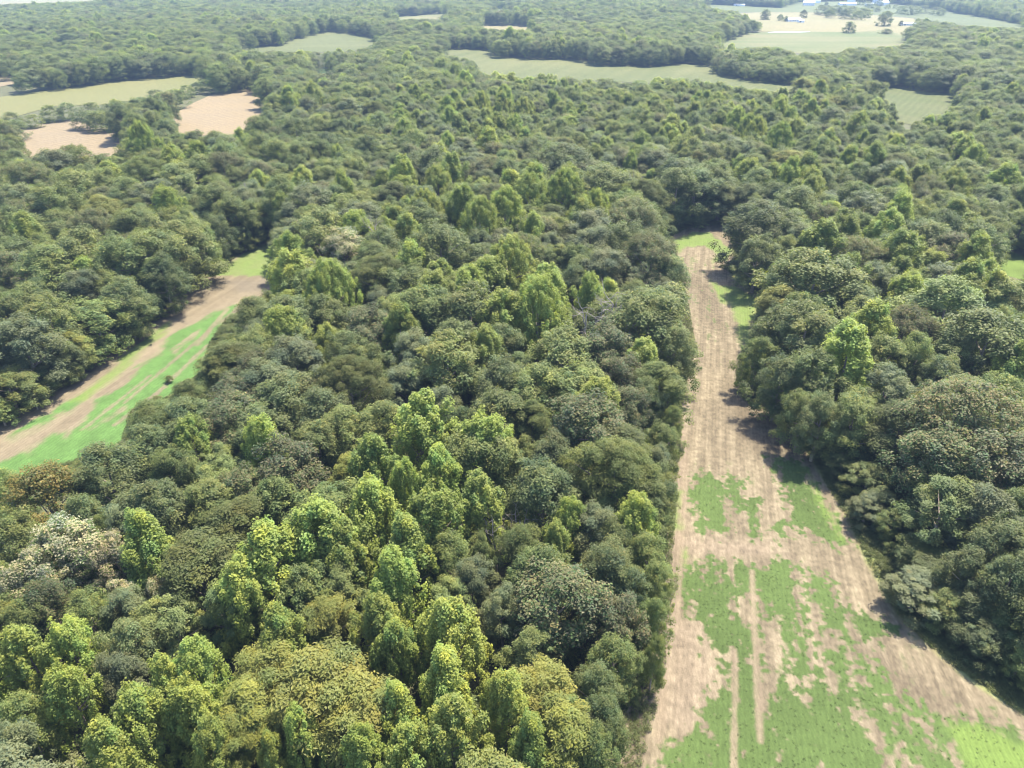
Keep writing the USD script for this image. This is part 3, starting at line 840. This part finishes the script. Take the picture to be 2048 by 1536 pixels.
# far wood: jittered stand out to the hills
far = []
rng = np.random.default_rng(6)
for (ya, yb, sp, wa, wb) in ((NEAR_Y, 1100, 9.5, 10, 17), (1100, 2000, 11.0, 11, 18), (2000, 3300, 14.0, 13, 20), (3300, 5200, 26.0, 24, 34)):
    yy = np.arange(ya, yb, sp)
    for y in yy:
        half = .80 * y + 60
        x = np.arange(-half, half, sp) + rng.uniform(-.45, .45) * sp
        n = len(x)
        far.append(np.column_stack([x + rng.uniform(-.45, .45, n) * sp, y + rng.uniform(-.45, .45, n) * sp, rng.uniform(wa, wb, n) * (1 + .12 * rng.standard_normal(n)).clip(.7, 1.35), rng.random(n), rng.random(n)]))
far = np.vstack(far)
fz = hgt(far[:, 0], far[:, 1])
patch = fbm2(far[:, 0], far[:, 1], 130, 7, 3)
fh = (7.5 + .62 * far[:, 2]) * (.72 + .56 * patch) * (.85 + .3 * far[:, 3])
fw = far[:, 2]
keep = in_view(far[:, 0], far[:, 1], fz, fw, fh, pad=60) & free(far[:, 0], far[:, 1], fz, fw * .9, fh) & (patch > .25)
far, fz, fh, fw, patch = far[keep], fz[keep], fh[keep], fw[keep], patch[keep]

# ------------------------------------------------------------------ individual trees
sizes = np.array([t[3] / project(t[0], t[1], t[2] + t[4] * .6)[2] for t in near])
vis = in_view(*[np.array([t[k] for t in near]) for k in (0, 1, 2, 3, 4)], pad=-5)
score = sizes * np.where(vis, 1, .01) * np.where([t[6] for t in near], 1.25, 1.0)
rank = np.argsort(-score)
N_IND = 300
single = set(rank[:N_IND].tolist())


def xf(x, y, z, sx, sy, sz, rz):
    c, s = math.cos(rz), math.sin(rz)
    return Gf.Matrix4d(c * sx, s * sx, 0, 0, -s * sy, c * sy, 0, 0, 0, 0, sz, 0, x, y, z, 1)


rng = np.random.default_rng(8)
inst = {'protos': [], 'index': [], 'pos': [], 'scale': [], 'rot': []}


def model_for(look, w):
    if w > 16 and look in BIG:
        return BIG[look]
    return MODELS[look][rng.integers(len(MODELS[look]))]


ZONES = [  # landmark phrases, by place in the photograph (x0, y0, x1, y1)
    ((0, 1380, 350, 1600), 'at the bottom left corner'), ((350, 1380, 700, 1600), 'on the bottom edge, left of centre'), ((700, 1380, 1000, 1600), 'on the bottom edge, at centre'),
    ((1000, 1380, 1320, 1600), 'on the bottom edge beside the field'), ((0, 1190, 350, 1380), 'in front of the cream blossom'), ((350, 1190, 700, 1380), 'low in the middle wood, left part'),
    ((700, 1190, 1000, 1380), 'low in the middle wood, central part'), ((1000, 1190, 1345, 1380), 'low beside the field track'), ((0, 1040, 300, 1190), 'around the cream-blossomed trees'),
    ((300, 1040, 600, 1190), 'right of the cream blossom'), ((600, 1040, 900, 1190), 'in the heart of the bright trees'), ((900, 1040, 1120, 1190), 'around the lower bare snags'),
    ((1120, 1040, 1350, 1190), 'along the field track, lower half'), ((0, 900, 300, 1040), 'below the left strip end'), ((300, 900, 600, 1040), 'right of the left strip end'),
    ((600, 900, 900, 1040), 'above the bright tree group'), ((900, 900, 1350, 1040), 'around the big olive tree by the track'),
    ((0, 690, 260, 900), 'lining the left strip, lower part'), ((0, 560, 420, 690), 'lining the left strip, upper part'), ((260, 740, 560, 900), 'on the near side of the left strip'),
    ((560, 760, 900, 900), 'left of the wood centre'), ((900, 760, 1200, 900), 'at the wood centre'), ((1200, 760, 1380, 900), 'by the field, above the olive tree'),
    ((400, 620, 700, 760), 'below the left strip head'), ((700, 600, 1000, 760), 'upper middle of the wood'), ((1000, 600, 1240, 760), 'left of the big bare tree'),
    ((1240, 590, 1420, 760), 'right of the big bare tree'), ((540, 470, 800, 620), 'right of the left strip head'), ((800, 470, 1100, 620), 'behind the middle of the wood'),
    ((1100, 480, 1400, 600), 'behind the big bare tree'), ((1400, 380, 1600, 600), 'at the field head'), ((1460, 600, 1700, 760), 'on the field bulge, right side'),
    ((1460, 760, 1720, 1000), 'shading the field, right side'), ((1700, 600, 2100, 760), 'in the right wood, upper part'), ((1700, 760, 2100, 920), 'in the right wood beside the great oak'),
    ((1700, 920, 2100, 1080), 'below the great oak on the right'), ((1700, 1080, 2200, 1500), 'in the lower right wood'), ((1600, 380, 2100, 600), 'far up the right wood'),
    ((0, 300, 300, 560), 'far up the left wood, outer part'), ((300, 300, 560, 560), 'far up the left wood, inner part'), ((560, 300, 900, 480), 'far up the middle wood, left'),
    ((900, 300, 1400, 480), 'far up the middle wood, right'), ((-400, 0, 3000, 3000), 'at the picture border'),
]
ORD = ['leftmost', 'second from left', 'third from left', 'fourth from left', 'fifth from left', 'sixth from left', 'seventh from left', 'eighth from left', 'ninth from left', 'tenth from left', 'eleventh from left', 'twelfth from left']
bucket = {}
for k in sorted(single):
    x, y, z, w, h, look, hp = near[k]
    px, py, dep = project(x, y, z + h * .62)
    zone = next(p for (a, b, c, d), p in ZONES if a <= px < c and b <= py < d)
    bucket.setdefault((zone, look), []).append((float(px), k))
LABEL = {}
for (zone, look), lst in bucket.items():
    lst.sort()
    for n, (px, k) in enumerate(lst):
        word = LOOKS[look][1]
        if len(lst) > 1:
            LABEL[k] = f'{word} {zone}, {"rightmost" if n == len(lst) - 1 else ORD[min(n, 11)]}'
        else:
            LABEL[k] = f'{word} {zone}'
GROUP = {'B': 'bright yellow-green trees', 'Y': 'feathery olive-yellow trees', 'O': 'dark olive layered trees', 'M': 'mid-green round trees', 'D': 'dark blue-green trees',
         'G': 'grey-green trees', 'K': 'khaki oaks', 'P': 'pale green trees', 'T': 'cream-blossomed trees', 'R': 'golden-brown trees'}
NAME = {'K': 'oak_tree', 'T': 'blossoming_tree', 'B': 'broadleaf_tree', 'Y': 'broadleaf_tree', 'O': 'broadleaf_tree', 'M': 'broadleaf_tree', 'D': 'broadleaf_tree', 'G': 'broadleaf_tree', 'P': 'broadleaf_tree', 'R': 'broadleaf_tree'}


def put_tree(name, look, x, y, z, w, h, label, group):
    path, R, H = model_for(look, w)
    p = UsdGeom.Xform.Define(stage, '/World/' + numbered(name))
    s = w / (2 * R)
    p.AddTransformOp().Set(xf(x, y, z, s * rng.uniform(.93, 1.07), s * rng.uniform(.93, 1.07), h / H, rng.uniform(0, 6.28)))
    p.GetPrim().GetReferences().AddInternalReference(path)
    p.GetPrim().SetInstanceable(True)
    tag(p, label, 'tree', group)


rest = []
for k, t in enumerate(near):
    if k in single:
        put_tree(NAME[t[5]], t[5], *t[:5], LABEL[k], GROUP[t[5]])
    else:
        rest.append(t)

# free-standing trees of the far farmland: (x, y of the foot, width, look, label)
LONE = [(1697, 66, 22, 'D', 'tall dark tree standing alone in the far green field'), (1768, 52, 30, 'D', 'broad dark tree alone on the far beige meadow'),
        (1772, 68, 21, 'D', 'low round bush below the broad lone meadow tree'), (1530, 39, 20, 'D', 'dark round tree above the roadside farmhouse'),
        (1560, 41, 12, 'D', 'small dark tree just left of the grey farmhouse'), (1571, 43, 10, 'D', 'small dark tree touching the grey farmhouse'),
        (1606, 36, 16, 'G', 'pale grey tree alone on the beige meadow'), (1652, 12, 8, 'D', 'slim dark tree by the far white houses'),
        (1801, 52, 10, 'G', 'small pale tree beside the far white shed')]
lone_xy = []
for (px, py, wpx, look, lab) in LONE:
    (x, y), t = ground(px, py)
    w = wpx * t / FPX
    put_tree('broadleaf_tree' if 'bush' not in lab else 'bush', look, x, y, float(hgt(x, y)) - .16 * w, w, max(w * .8, min(1.05 * w, 24)) if 'bush' not in lab else .6 * w, lab, None)
CLUMPS = [(8, 288, 62), (38, 280, 52), (70, 256, 34), (105, 244, 42), (140, 240, 44), (172, 259, 48), (205, 263, 55), (240, 260, 52), (270, 247, 46), (300, 232, 46), (330, 218, 42), (352, 207, 36), (376, 196, 32), (396, 188, 30), (410, 180, 26), (225, 243, 46), (255, 236, 44), (190, 240, 44), (-20, 262, 50), (30, 258, 44), (-25, 292, 60), (285, 222, 36), (315, 206, 34),
          (1640, 30, 26), (1655, 31, 24), (1670, 30, 24), (1685, 31, 26), (1700, 33, 28), (1720, 36, 26), (1732, 36, 22), (1690, 38, 28), (1660, 36, 26), (1715, 40, 24), (1800, 28, 20), (1815, 30, 24), (1830, 30, 22), (1740, 22, 20), (1755, 24, 14), (1845, 27, 20), (1870, 30, 20), (1880, 32, 18),
          (1758, 12, 16), (1735, 14, 14), (1775, 18, 12), (1722, 10, 16), (1790, 17, 10)]

# ------------------------------------------------------------------ the rest of the woodland: one mass
LOD = {}
for li, look in enumerate('BOMDGKPT'):
    for k in range(3 if look in 'BMD' else 2):
        LOD.setdefault((look, 1), []).append((6000, SHAPE[look][2] * 1.32, 300 + 10 * li + k))
        LOD.setdefault((look, 2), []).append((2000, SHAPE[look][2] * 2.2, 400 + 10 * li + k))
wood = UsdGeom.PointInstancer.Define(stage, '/World/woodland')
protos, pid = [], {}


def proto(key, src=None, spec=None, look=None):
    if key in pid:
        return pid[key]
    path = f'/World/woodland/tree_{len(protos):03d}'
    if src:
        x = UsdGeom.Xform.Define(stage, path)
        x.GetPrim().GetReferences().AddInternalReference(src)
    else:
        build_model(path, look, spec[2], spec[0], spec[1], with_trunk=False)
    protos.append(path)
    pid[key] = len(protos) - 1
    return pid[key]


I_id, I_pos, I_sc, I_rot = [], [], [], []


def add_inst(p, x, y, z, s, sz, rz):
    I_id.append(p)
    I_pos.append((x, y, z))
    I_sc.append((s, s, sz))
    I_rot.append(rz)


for (x, y, z, w, h, look, hp) in rest:
    path, R, H = model_for(look, w)
    add_inst(proto(path, src=path), x, y, z, w / (2 * R), h / H, rng.uniform(0, 6.28))
fpx, fpy, fdep = project(far[:, 0], far[:, 1], fz + 10)
fi = np.arange(len(far))
for k in range(len(far)):
    pr = region_looks(fpx[k], fpy[k])
    look = order[int(np.searchsorted(np.cumsum(pr), far[k, 4] * sum(pr), side='right').clip(0, 7))]
    if look == 'Y':
        look = 'P'
    lod = 1 if fdep[k] < 1050 else 2
    specs = LOD[(look, lod)]
    n = int(rng.integers(len(specs)))
    H = SHAPE[look][1]
    hh = fh[k] * (1.15 if look == 'B' else 1.0)
    add_inst(proto((look, lod, n), spec=specs[n], look=look), far[k, 0], far[k, 1], fz[k] - .2, fw[k] * 1.1 / 12, hh / H, rng.uniform(0, 6.28))
for (px, py, wpx) in CLUMPS:
    (x, y), t = ground(px, py)
    w = wpx * t / FPX
    look = 'D' if rng.random() < .6 else 'M'
    specs = LOD[(look, 1)]
    n = int(rng.integers(len(specs)))
    add_inst(proto((look, 1, n), spec=specs[n], look=look), x, y, float(hgt(x, y)) - .14 * w, w / 12, min(w * .85, 21) / SHAPE[look][1], rng.uniform(0, 6.28))
# shrubby skirts along the wood edges and between the trunks
rng = np.random.default_rng(12)
shr = []
for poly, n in ((pR, 420), (pL, 420)):
    ring = poly.buffer(5.0).exterior
    for s in rng.uniform(0, ring.length, n):
        p = np.array(ring.interpolate(s).coords[0]) + rng.normal(0, 1.6, 2)
        shr.append(p)
shr = np.array(shr)
sw = rng.uniform(2.0, 5.0, len(shr))
keep = in_view(shr[:, 0], shr[:, 1], 0 * sw, sw, sw) & ~shapely.contains_xy(shapely.union_all([pR.buffer(3.6), pL.buffer(3.2)]), shr[:, 0], shr[:, 1])
for (x, y), w in zip(shr[keep], sw[keep]):
    look = 'MMDGOP'[rng.integers(6)]
    specs = LOD[(look, 1)]
    n = int(rng.integers(len(specs)))
    add_inst(proto((look, 1, n), spec=specs[n], look=look), x, y, -.25 * w, w / 12, w * rng.uniform(.9, 1.2) / SHAPE[look][1], rng.uniform(0, 6.28))
ug = np.column_stack([rng.uniform(-330, 330, 9000), rng.uniform(30, 420, 9000)])
ug = ug[np.abs(ug[:, 0]) < .8 * ug[:, 1] + 40]
uw = rng.uniform(3, 6, len(ug))
keep = in_view(ug[:, 0], ug[:, 1], 0 * uw, uw, uw) & ~shapely.contains_xy(shapely.union_all([pR.buffer(5), pL.buffer(5), pC.buffer(3)]), ug[:, 0], ug[:, 1]) & (ug[:, 1] < 400)
for (x, y), w in zip(ug[keep], uw[keep]):
    look = 'MDO'[rng.integers(3)]
    specs = LOD[(look, 1)]
    n = int(rng.integers(len(specs)))
    add_inst(proto((look, 1, n), spec=specs[n], look=look), x, y, -1.0, w / 12, w * .9 / SHAPE[look][1], rng.uniform(0, 6.28))

wood.CreatePrototypesRel().SetTargets([Sdf.Path(p) for p in protos])
wood.CreateProtoIndicesAttr(Vt.IntArray.FromNumpy(np.array(I_id, np.int32)))
wood.CreatePositionsAttr(Vt.Vec3fArray.FromNumpy(np.array(I_pos, np.float32)))
wood.CreateScalesAttr(Vt.Vec3fArray.FromNumpy(np.array(I_sc, np.float32)))
rz = np.array(I_rot)
wood.CreateOrientationsAttr(Vt.QuathArray([Gf.Quath(float(math.cos(a / 2)), 0, 0, float(math.sin(a / 2))) for a in rz]))
tag(wood, 'dense broadleaf woodland running back to the hazy hills', kind='stuff')

# ------------------------------------------------------------------ crop plants and verge grass of the near field
rng = np.random.default_rng(15)
CROPL = leaf_material('crop_leaf', (.052, .072, .021), vary=.10, trans=.3)
GRASSL = leaf_material('grass_leaf', (.12, .135, .042), vary=.4, trans=.3)


def tuft(seed, n, r, hh, ln, wd):
    g = np.random.default_rng(seed)
    a, q = g.uniform(0, 6.28, n), r * np.sqrt(g.random(n))
    c = np.column_stack([q * np.cos(a), q * np.sin(a), g.uniform(.3, 1, n) * hh])
    nr = unit(g.normal(0, .6, (n, 3)) + [0, 0, .8])
    l = ln * g.uniform(.7, 1.3, n)
    return leaves(c, nr, l, l * wd, g)


def scatter(name, label, mat, pos, protos_, scale):
    pi = UsdGeom.PointInstancer.Define(stage, '/World/' + name)
    ps = []
    for k, mesh in enumerate(protos_):
        m = usdkit.mesh(stage, f'/World/{name}/tuft_{k:03d}', mesh, mat)
        g = np.random.default_rng(k)
        t = np.repeat(1 + g.normal(0, .12, (len(mesh[0]) // 4, 1)) * [[1.2, .8, .6]], 4, 0)
        attr_color(m, 'tint', t)
        ps.append(m.GetPath())
    n = len(pos)
    pi.CreatePrototypesRel().SetTargets(ps)
    pi.CreateProtoIndicesAttr(Vt.IntArray.FromNumpy(rng.integers(0, len(ps), n).astype(np.int32)))
    pi.CreatePositionsAttr(Vt.Vec3fArray.FromNumpy(pos.astype(np.float32)))
    s = scale * rng.uniform(.7, 1.3, (n, 1)) * np.ones((1, 3))
    pi.CreateScalesAttr(Vt.Vec3fArray.FromNumpy(s.astype(np.float32)))
    pi.CreateOrientationsAttr(Vt.QuathArray([Gf.Quath(float(math.cos(a)), 0, 0, float(math.sin(a))) for a in rng.uniform(0, 3.14, n)]))
    tag(pi, label, kind='stuff')


p = rv[(rng.random(len(rg)) < .10 * rg) & (rg > .3) & (rv[:, 1] < 200)]
p = p + rng.normal(0, .12, p.shape) * [1, 1, 0]
scatter('crop_plants', 'low green crop plants growing in patches on the right field', CROPL, p, [tuft(s, 9, .16, .05, .11, .6) for s in (1, 2, 3)], 1.0)
edge = []
for poly in (pR, pL):
    ring_in = poly.buffer(4.5).difference(poly.buffer(-.3))
    x0, y0, x1, y1 = ring_in.bounds
    q = np.column_stack([rng.uniform(x0, x1, 90000), rng.uniform(y0, y1, 90000)])
    edge.append(q[shapely.contains_xy(ring_in, q[:, 0], q[:, 1])])
edge = np.vstack(edge)
verge2 = gpoly(VERGE_R2)
q = np.column_stack([rng.uniform(20, 110, 60000), rng.uniform(40, 160, 60000)])
edge = np.vstack([edge, q[shapely.contains_xy(verge2, q[:, 0], q[:, 1])]])
edge = edge[in_view(edge[:, 0], edge[:, 1], 0 * edge[:, 0], 1 + 0 * edge[:, 0], 1 + 0 * edge[:, 0], pad=10)]
lft = ground(np.array([1358.0]), np.array([870.0]))[0]
scatter('verge_grass', 'rough tan and green grass along the field margins', GRASSL, np.column_stack([edge, 0 * edge[:, 0] + .02]), [tuft(s, 22, .4, .5, .42, .16) for s in (4, 5, 6)], 1.0)

for (px, py, lab) in ((1414, 461, 'small wooden post at the far tip of the right field'), (442, 533, 'small wooden post at the grassy corner of the left strip')):
    (x, y), t = ground(px, py)
    post = join([tube([(0, 0, -.4), (0, 0, .9), (0, 0, 1.75)], [.13, .12, .11], 8), tube([(0, 0, 1.75), (0, 0, 1.80), (0, 0, 1.9)], [.15, .14, .03], 8)])
    tp = usdkit.mesh(stage, '/World/' + numbered('wooden_post'), (post[0] + [x, y, float(hgt(x, y))], post[1]), BARK)
    tag(tp, lab, 'post')
for (px, py, wpx, look, nm, lab) in ((340, 765, 15, 'O', 'sapling', 'thin olive sapling standing in the left green strip'), (2022, 496, 26, 'P', 'bush', 'pale round bush above the small clearing at right edge')):
    (x, y), t = ground(px, py)
    w = wpx * t / FPX
    put_tree(nm, look, x, y, float(hgt(x, y)) - .1 * w, w, w * 1.1, lab, None)

# ------------------------------------------------------------------ dead trees
def dead_tree(name, px, py, hpx, label, seed, lean=0.0, limbs=6):
    """Bare tree: a trunk and forking limbs. (px, py) is the middle of what shows, hpx its height in the photograph."""
    rng = np.random.default_rng(seed)
    d = rays(px, py)
    zc = 11.0
    for _ in range(6):
        t = (CAM_H - zc) / -d[2]
        h = max(7.0, hpx * t / FPX / math.cos(.6) * 1.7)
        zc = hgt(d[0] * t, d[1] * t) + .66 * h
    x, y = d[0] * t, d[1] * t
    root = thing(name, label, 'dead tree', (x, y, float(hgt(x, y))), 0, 'bare dead trees')
    n = 7
    path = np.column_stack([lean * np.linspace(0, 1, n) * h * .4 + np.cumsum(rng.normal(0, .15, n)), np.cumsum(rng.normal(0, .15, n)), np.linspace(-.3, h * .8, n)])
    r0 = .014 * h + .10
    child(root, 'trunk', tube(path, r0 * np.linspace(1.2, .35, n), 8), DEADWOOD, smooth=True)
    for k in range(limbs):
        s = rng.uniform(.42, .98)
        base = np.array([np.interp(s, np.linspace(0, 1, n), path[:, c]) for c in range(3)])
        az = k * 2.4 + rng.normal(0, .4)
        ln = h * rng.uniform(.18, .30)
        parts = []

        def grow(b, dirn, ln, r, depth):
            pts_, dd = [b], dirn
            for _ in range(4):
                dd = unit(dd + rng.normal(0, .22, 3) + [0, 0, .05])
                pts_.append(pts_[-1] + dd * ln / 4)
            parts.append(tube(pts_, r * np.linspace(1, .45, 5), 5))
            if depth:
                for q in (2, 3, 4, 4):
                    grow(pts_[q], unit(dd + rng.normal(0, .65, 3) + [0, 0, .15]), ln * rng.uniform(.45, .7), r * .5, depth - 1)
        grow(base, unit(np.array([math.cos(az), math.sin(az), rng.uniform(.35, 1.1)])), ln, r0 * .46, 2)
        child(root, 'limb', join(parts), DEADWOOD, smooth=True)
    return root


DEAD = [('dead_tree', 1222, 635, 90, 'tallest grey bare tree standing beside the right field', 1, 0, 9), ('dead_tree', 1172, 650, 85, 'slim bare trunk just left of the tallest bare tree', 2, 0, 4),
        ('dead_tree', 1243, 660, 70, 'twiggy bare tree just right of the tallest bare tree', 3, .2, 7), ('dead_tree', 1270, 612, 34, 'low bare top behind the round green tree by the field', 4, 0, 5),
        ('dead_tree', 1297, 606, 26, 'rightmost bare top behind the round tree by the field', 5, 0, 4), ('dead_tree', 756, 490, 55, 'pale bare tree beside the cream-topped tree in the upper wood', 6, 0, 7),
        ('dead_tree', 1250, 375, 42, 'left bare snag behind the field head', 7, 0, 6), ('dead_tree', 1278, 378, 40, 'right bare snag behind the field head', 8, 0, 6),
        ('dead_tree', 482, 410, 44, 'grey bare tree above the left strip head', 9, 0, 6), ('dead_tree', 640, 356, 26, 'small pale bare top in the upper left wood', 10, 0, 5),
        ('dead_tree', 990, 1075, 75, 'left forked snag low in the middle wood', 11, -.1, 4), ('dead_tree', 1030, 1055, 70, 'right thin snag low in the middle wood', 12, .1, 4),
        ('dead_tree', 285, 925, 65, 'leaning bare branches at the near end of left strip', 13, -.5, 6), ('dead_tree', 1275, 880, 34, 'small bare branches beside the right field above the olive tree', 14, .2, 5),
        ('dead_tree', 453, 48, 14, 'white dead tree standing out in the far left wood', 15, 0, 5)]
for a in DEAD:
    dead_tree(a[0], a[1], a[2], a[3], a[4], a[5], a[6], a[7])

# ------------------------------------------------------------------ far farm buildings
def plain(name, col, rough=.6, metal=0.0):
    return noisy(name, tuple(np.array(col) * .92), tuple(np.minimum(np.array(col) * 1.05, .9)), .6, rough=rough, spec=.3)


WHITE, ROOFG, ROOFW, STEEL, GLASS, BRICKR = plain('white_siding', (.42, .42, .41)), plain('grey_roof', (.13, .13, .135)), plain('pale_metal_roof', (.30, .31, .33)), plain('galvanised_steel', (.30, .31, .32)), plain('dark_window', (.05, .06, .07), .2), plain('red_barn_boards', (.26, .08, .06))


def box(x0, x1, y0, y1, z0, z1):
    b = trimesh.creation.box((x1 - x0, y1 - y0, z1 - z0))
    b.apply_translation(((x0 + x1) / 2, (y0 + y1) / 2, (z0 + z1) / 2))
    return np.array(b.vertices), np.array(b.faces)


def gable(lx, ly, z, rise, over=.5, thick=.25):
    """A gabled roof with its ridge along x, as a solid of given thickness; and the gable triangles."""
    a, b = lx / 2 + over, ly / 2 + over
    sl = rise / (ly / 2)
    prof = Polygon([(-b, z - sl * over), (0, z + rise), (b, z - sl * over), (b, z - sl * over + thick), (0, z + rise + thick), (-b, z - sl * over + thick)])
    m = trimesh.creation.extrude_polygon(prof, 2 * a, engine='earcut')
    v = np.array(m.vertices)
    return np.column_stack([v[:, 2] - a, v[:, 0], v[:, 1]]), np.array(m.faces)


def gable_ends(lx, ly, z, rise):
    prof = Polygon([(-ly / 2, z), (ly / 2, z), (0, z + rise - .02)])
    m = trimesh.creation.extrude_polygon(prof, lx, engine='earcut')
    v = np.array(m.vertices)
    return np.column_stack([v[:, 2] - lx / 2, v[:, 0], v[:, 1]]), np.array(m.faces)


def building(name, cat, px, py, lx, ly, hh, rise, rz, wall, roof, label, doors=1, windows=3, chimney=False):
    (x, y), t = ground(px, py)
    r = thing(name, label, cat, (x, y, float(hgt(x, y))), rz, 'far farm buildings')
    child(r, 'wall', join([box(-lx / 2, lx / 2, -ly / 2, ly / 2, -1.0, hh), gable_ends(lx, ly, hh + .003, rise)]), wall)
    rf_ = child(r, 'roof', gable(lx, ly, hh + .05, rise), roof)
    if chimney:
        child(rf_.GetPrim(), 'chimney', box(-lx * .25 - .4, -lx * .25 + .4, -.4, .4, hh + rise * .6, hh + rise + 1.2), BRICKR)
    for k in range(doors):
        xx = -lx * .3 + k * 4.0
        child(r, 'door', box(xx - .5 * (2 if cat != 'house' else 1), xx + .5 * (2 if cat != 'house' else 1), -ly / 2 - .05, -ly / 2 + .02, 0, 2.2 if cat == 'house' else hh * .8), GLASS if cat != 'house' else BRICKR)
    for k in range(windows):
        xx = -lx * .1 + k * lx * .45 / max(windows - 1, 1)
        child(r, 'window', box(xx - .5, xx + .5, -ly / 2 - .04, -ly / 2 + .02, 1.0, 2.3), GLASS)
    return r


def bin_(px, py, rad, hh, label):
    (x, y), t = ground(px, py)
    r = thing('grain_bin', label, 'grain bin', (x, y, float(hgt(x, y))), 0, 'grain bins at the far farm')
    c = trimesh.creation.cylinder(rad, hh + 1, sections=28)
    c.apply_translation((0, 0, hh / 2 - .5))
    child(r, 'wall', c, STEEL, smooth=40)
    k = trimesh.creation.cone(rad + .25, rad * .55, sections=28)
    k.apply_translation((0, 0, hh + .003))
    child(r, 'roof', k, ROOFW, smooth=40)
    child(r, 'ladder', box(-.25, .25, -rad - .12, -rad - .02, .3, hh), ROOFG)


building('farmhouse', 'house', 1586, 43, 24, 11, 3.4, 2.6, .15, WHITE, ROOFG, 'long grey-roofed farmhouse below the beige meadow', 1, 4)
building('shed', 'shed', 1601, 45, 9, 8, 3.2, 1.2, .1, WHITE, ROOFW, 'small white shed right of the grey-roofed farmhouse', 1, 1)
building('farmhouse', 'house', 1617, 11, 26, 14, 6.0, 4.0, -.3, WHITE, ROOFW, 'white two-storey farmhouse by the far tree line', 1, 4, True)
building('barn', 'barn', 1625, 5.5, 34, 16, 6.0, 3.5, .1, WHITE, ROOFW, 'long pale barn behind the two-storey farmhouse', 2, 0)
building('shed', 'shed', 1478, 12, 24, 9, 3.0, 1.5, .0, WHITE, ROOFW, 'low white shed on the green field at far left of farm', 1, 1)
building('farmhouse', 'house', 1702, 6, 22, 14, 8, 5.0, .9, WHITE, ROOFW, 'tall white house left of the grain bins', 1, 3, True)
building('barn', 'barn', 1694, 11, 40, 14, 4.0, 2.5, .05, WHITE, ROOFW, 'long low pale barn in front of the tall white house', 2, 0)
building('barn', 'barn', 1766, 10.5, 22, 14, 6.5, 4, .3, WHITE, ROOFW, 'white barn beside the grain bins', 1, 0)
building('shed', 'shed', 1738, 11.5, 18, 9, 4, 2, .0, WHITE, ROOFW, 'low pale shed left of the grain bins', 1, 0)
building('shed', 'shed', 1816, 51, 22, 9, 3.2, 1.4, -.1, WHITE, ROOFW, 'white shed at the edge of the right far wood', 1, 2)
building('warehouse', 'building', 48, 33, 62, 30, 9, 4.0, .1, WHITE, ROOFW, 'large white building among the trees at far left', 2, 3)
building('farmhouse', 'house', 384, 11, 20, 12, 7, 5, .9, WHITE, ROOFW, 'white house among trees, right one of the far left wood', 1, 3)
building('farmhouse', 'house', 185, 15, 14, 11, 6, 4, .2, WHITE, ROOFW, 'small white house among trees below the pale strip', 1, 2)
building('farmhouse', 'house', 1234, 24, 14, 9, 4.5, 3, .3, WHITE, ROOFW, 'small white roof showing in the far middle wood', 1, 2)
building('farmhouse', 'house', 523, 24, 12, 9, 6, 3, .4, WHITE, ROOFW, 'small white roof in the wood above the green field', 1, 2)
for a in ((1748, 9.0, 5.0, 12.0, 'tall grain bin, left one of the pair'), (1757, 8.6, 5.5, 13.0, 'wider grain bin, right one of the pair')):
    bin_(*a)

# ------------------------------------------------------------------ air
v, f = box(-4700, 4700, -350, 6500, -9, 150)
AIR = usdkit.material(stage, L('haze_air'), {'v': ('principled_volume', {'color': (.50, .68, 1.0), 'density': HAZE, 'anisotropy': .1})}, volume='v.volume')
if HAZE > 0:
    tag(usdkit.mesh(stage, '/World/haze', (v, f), AIR), kind='stuff')
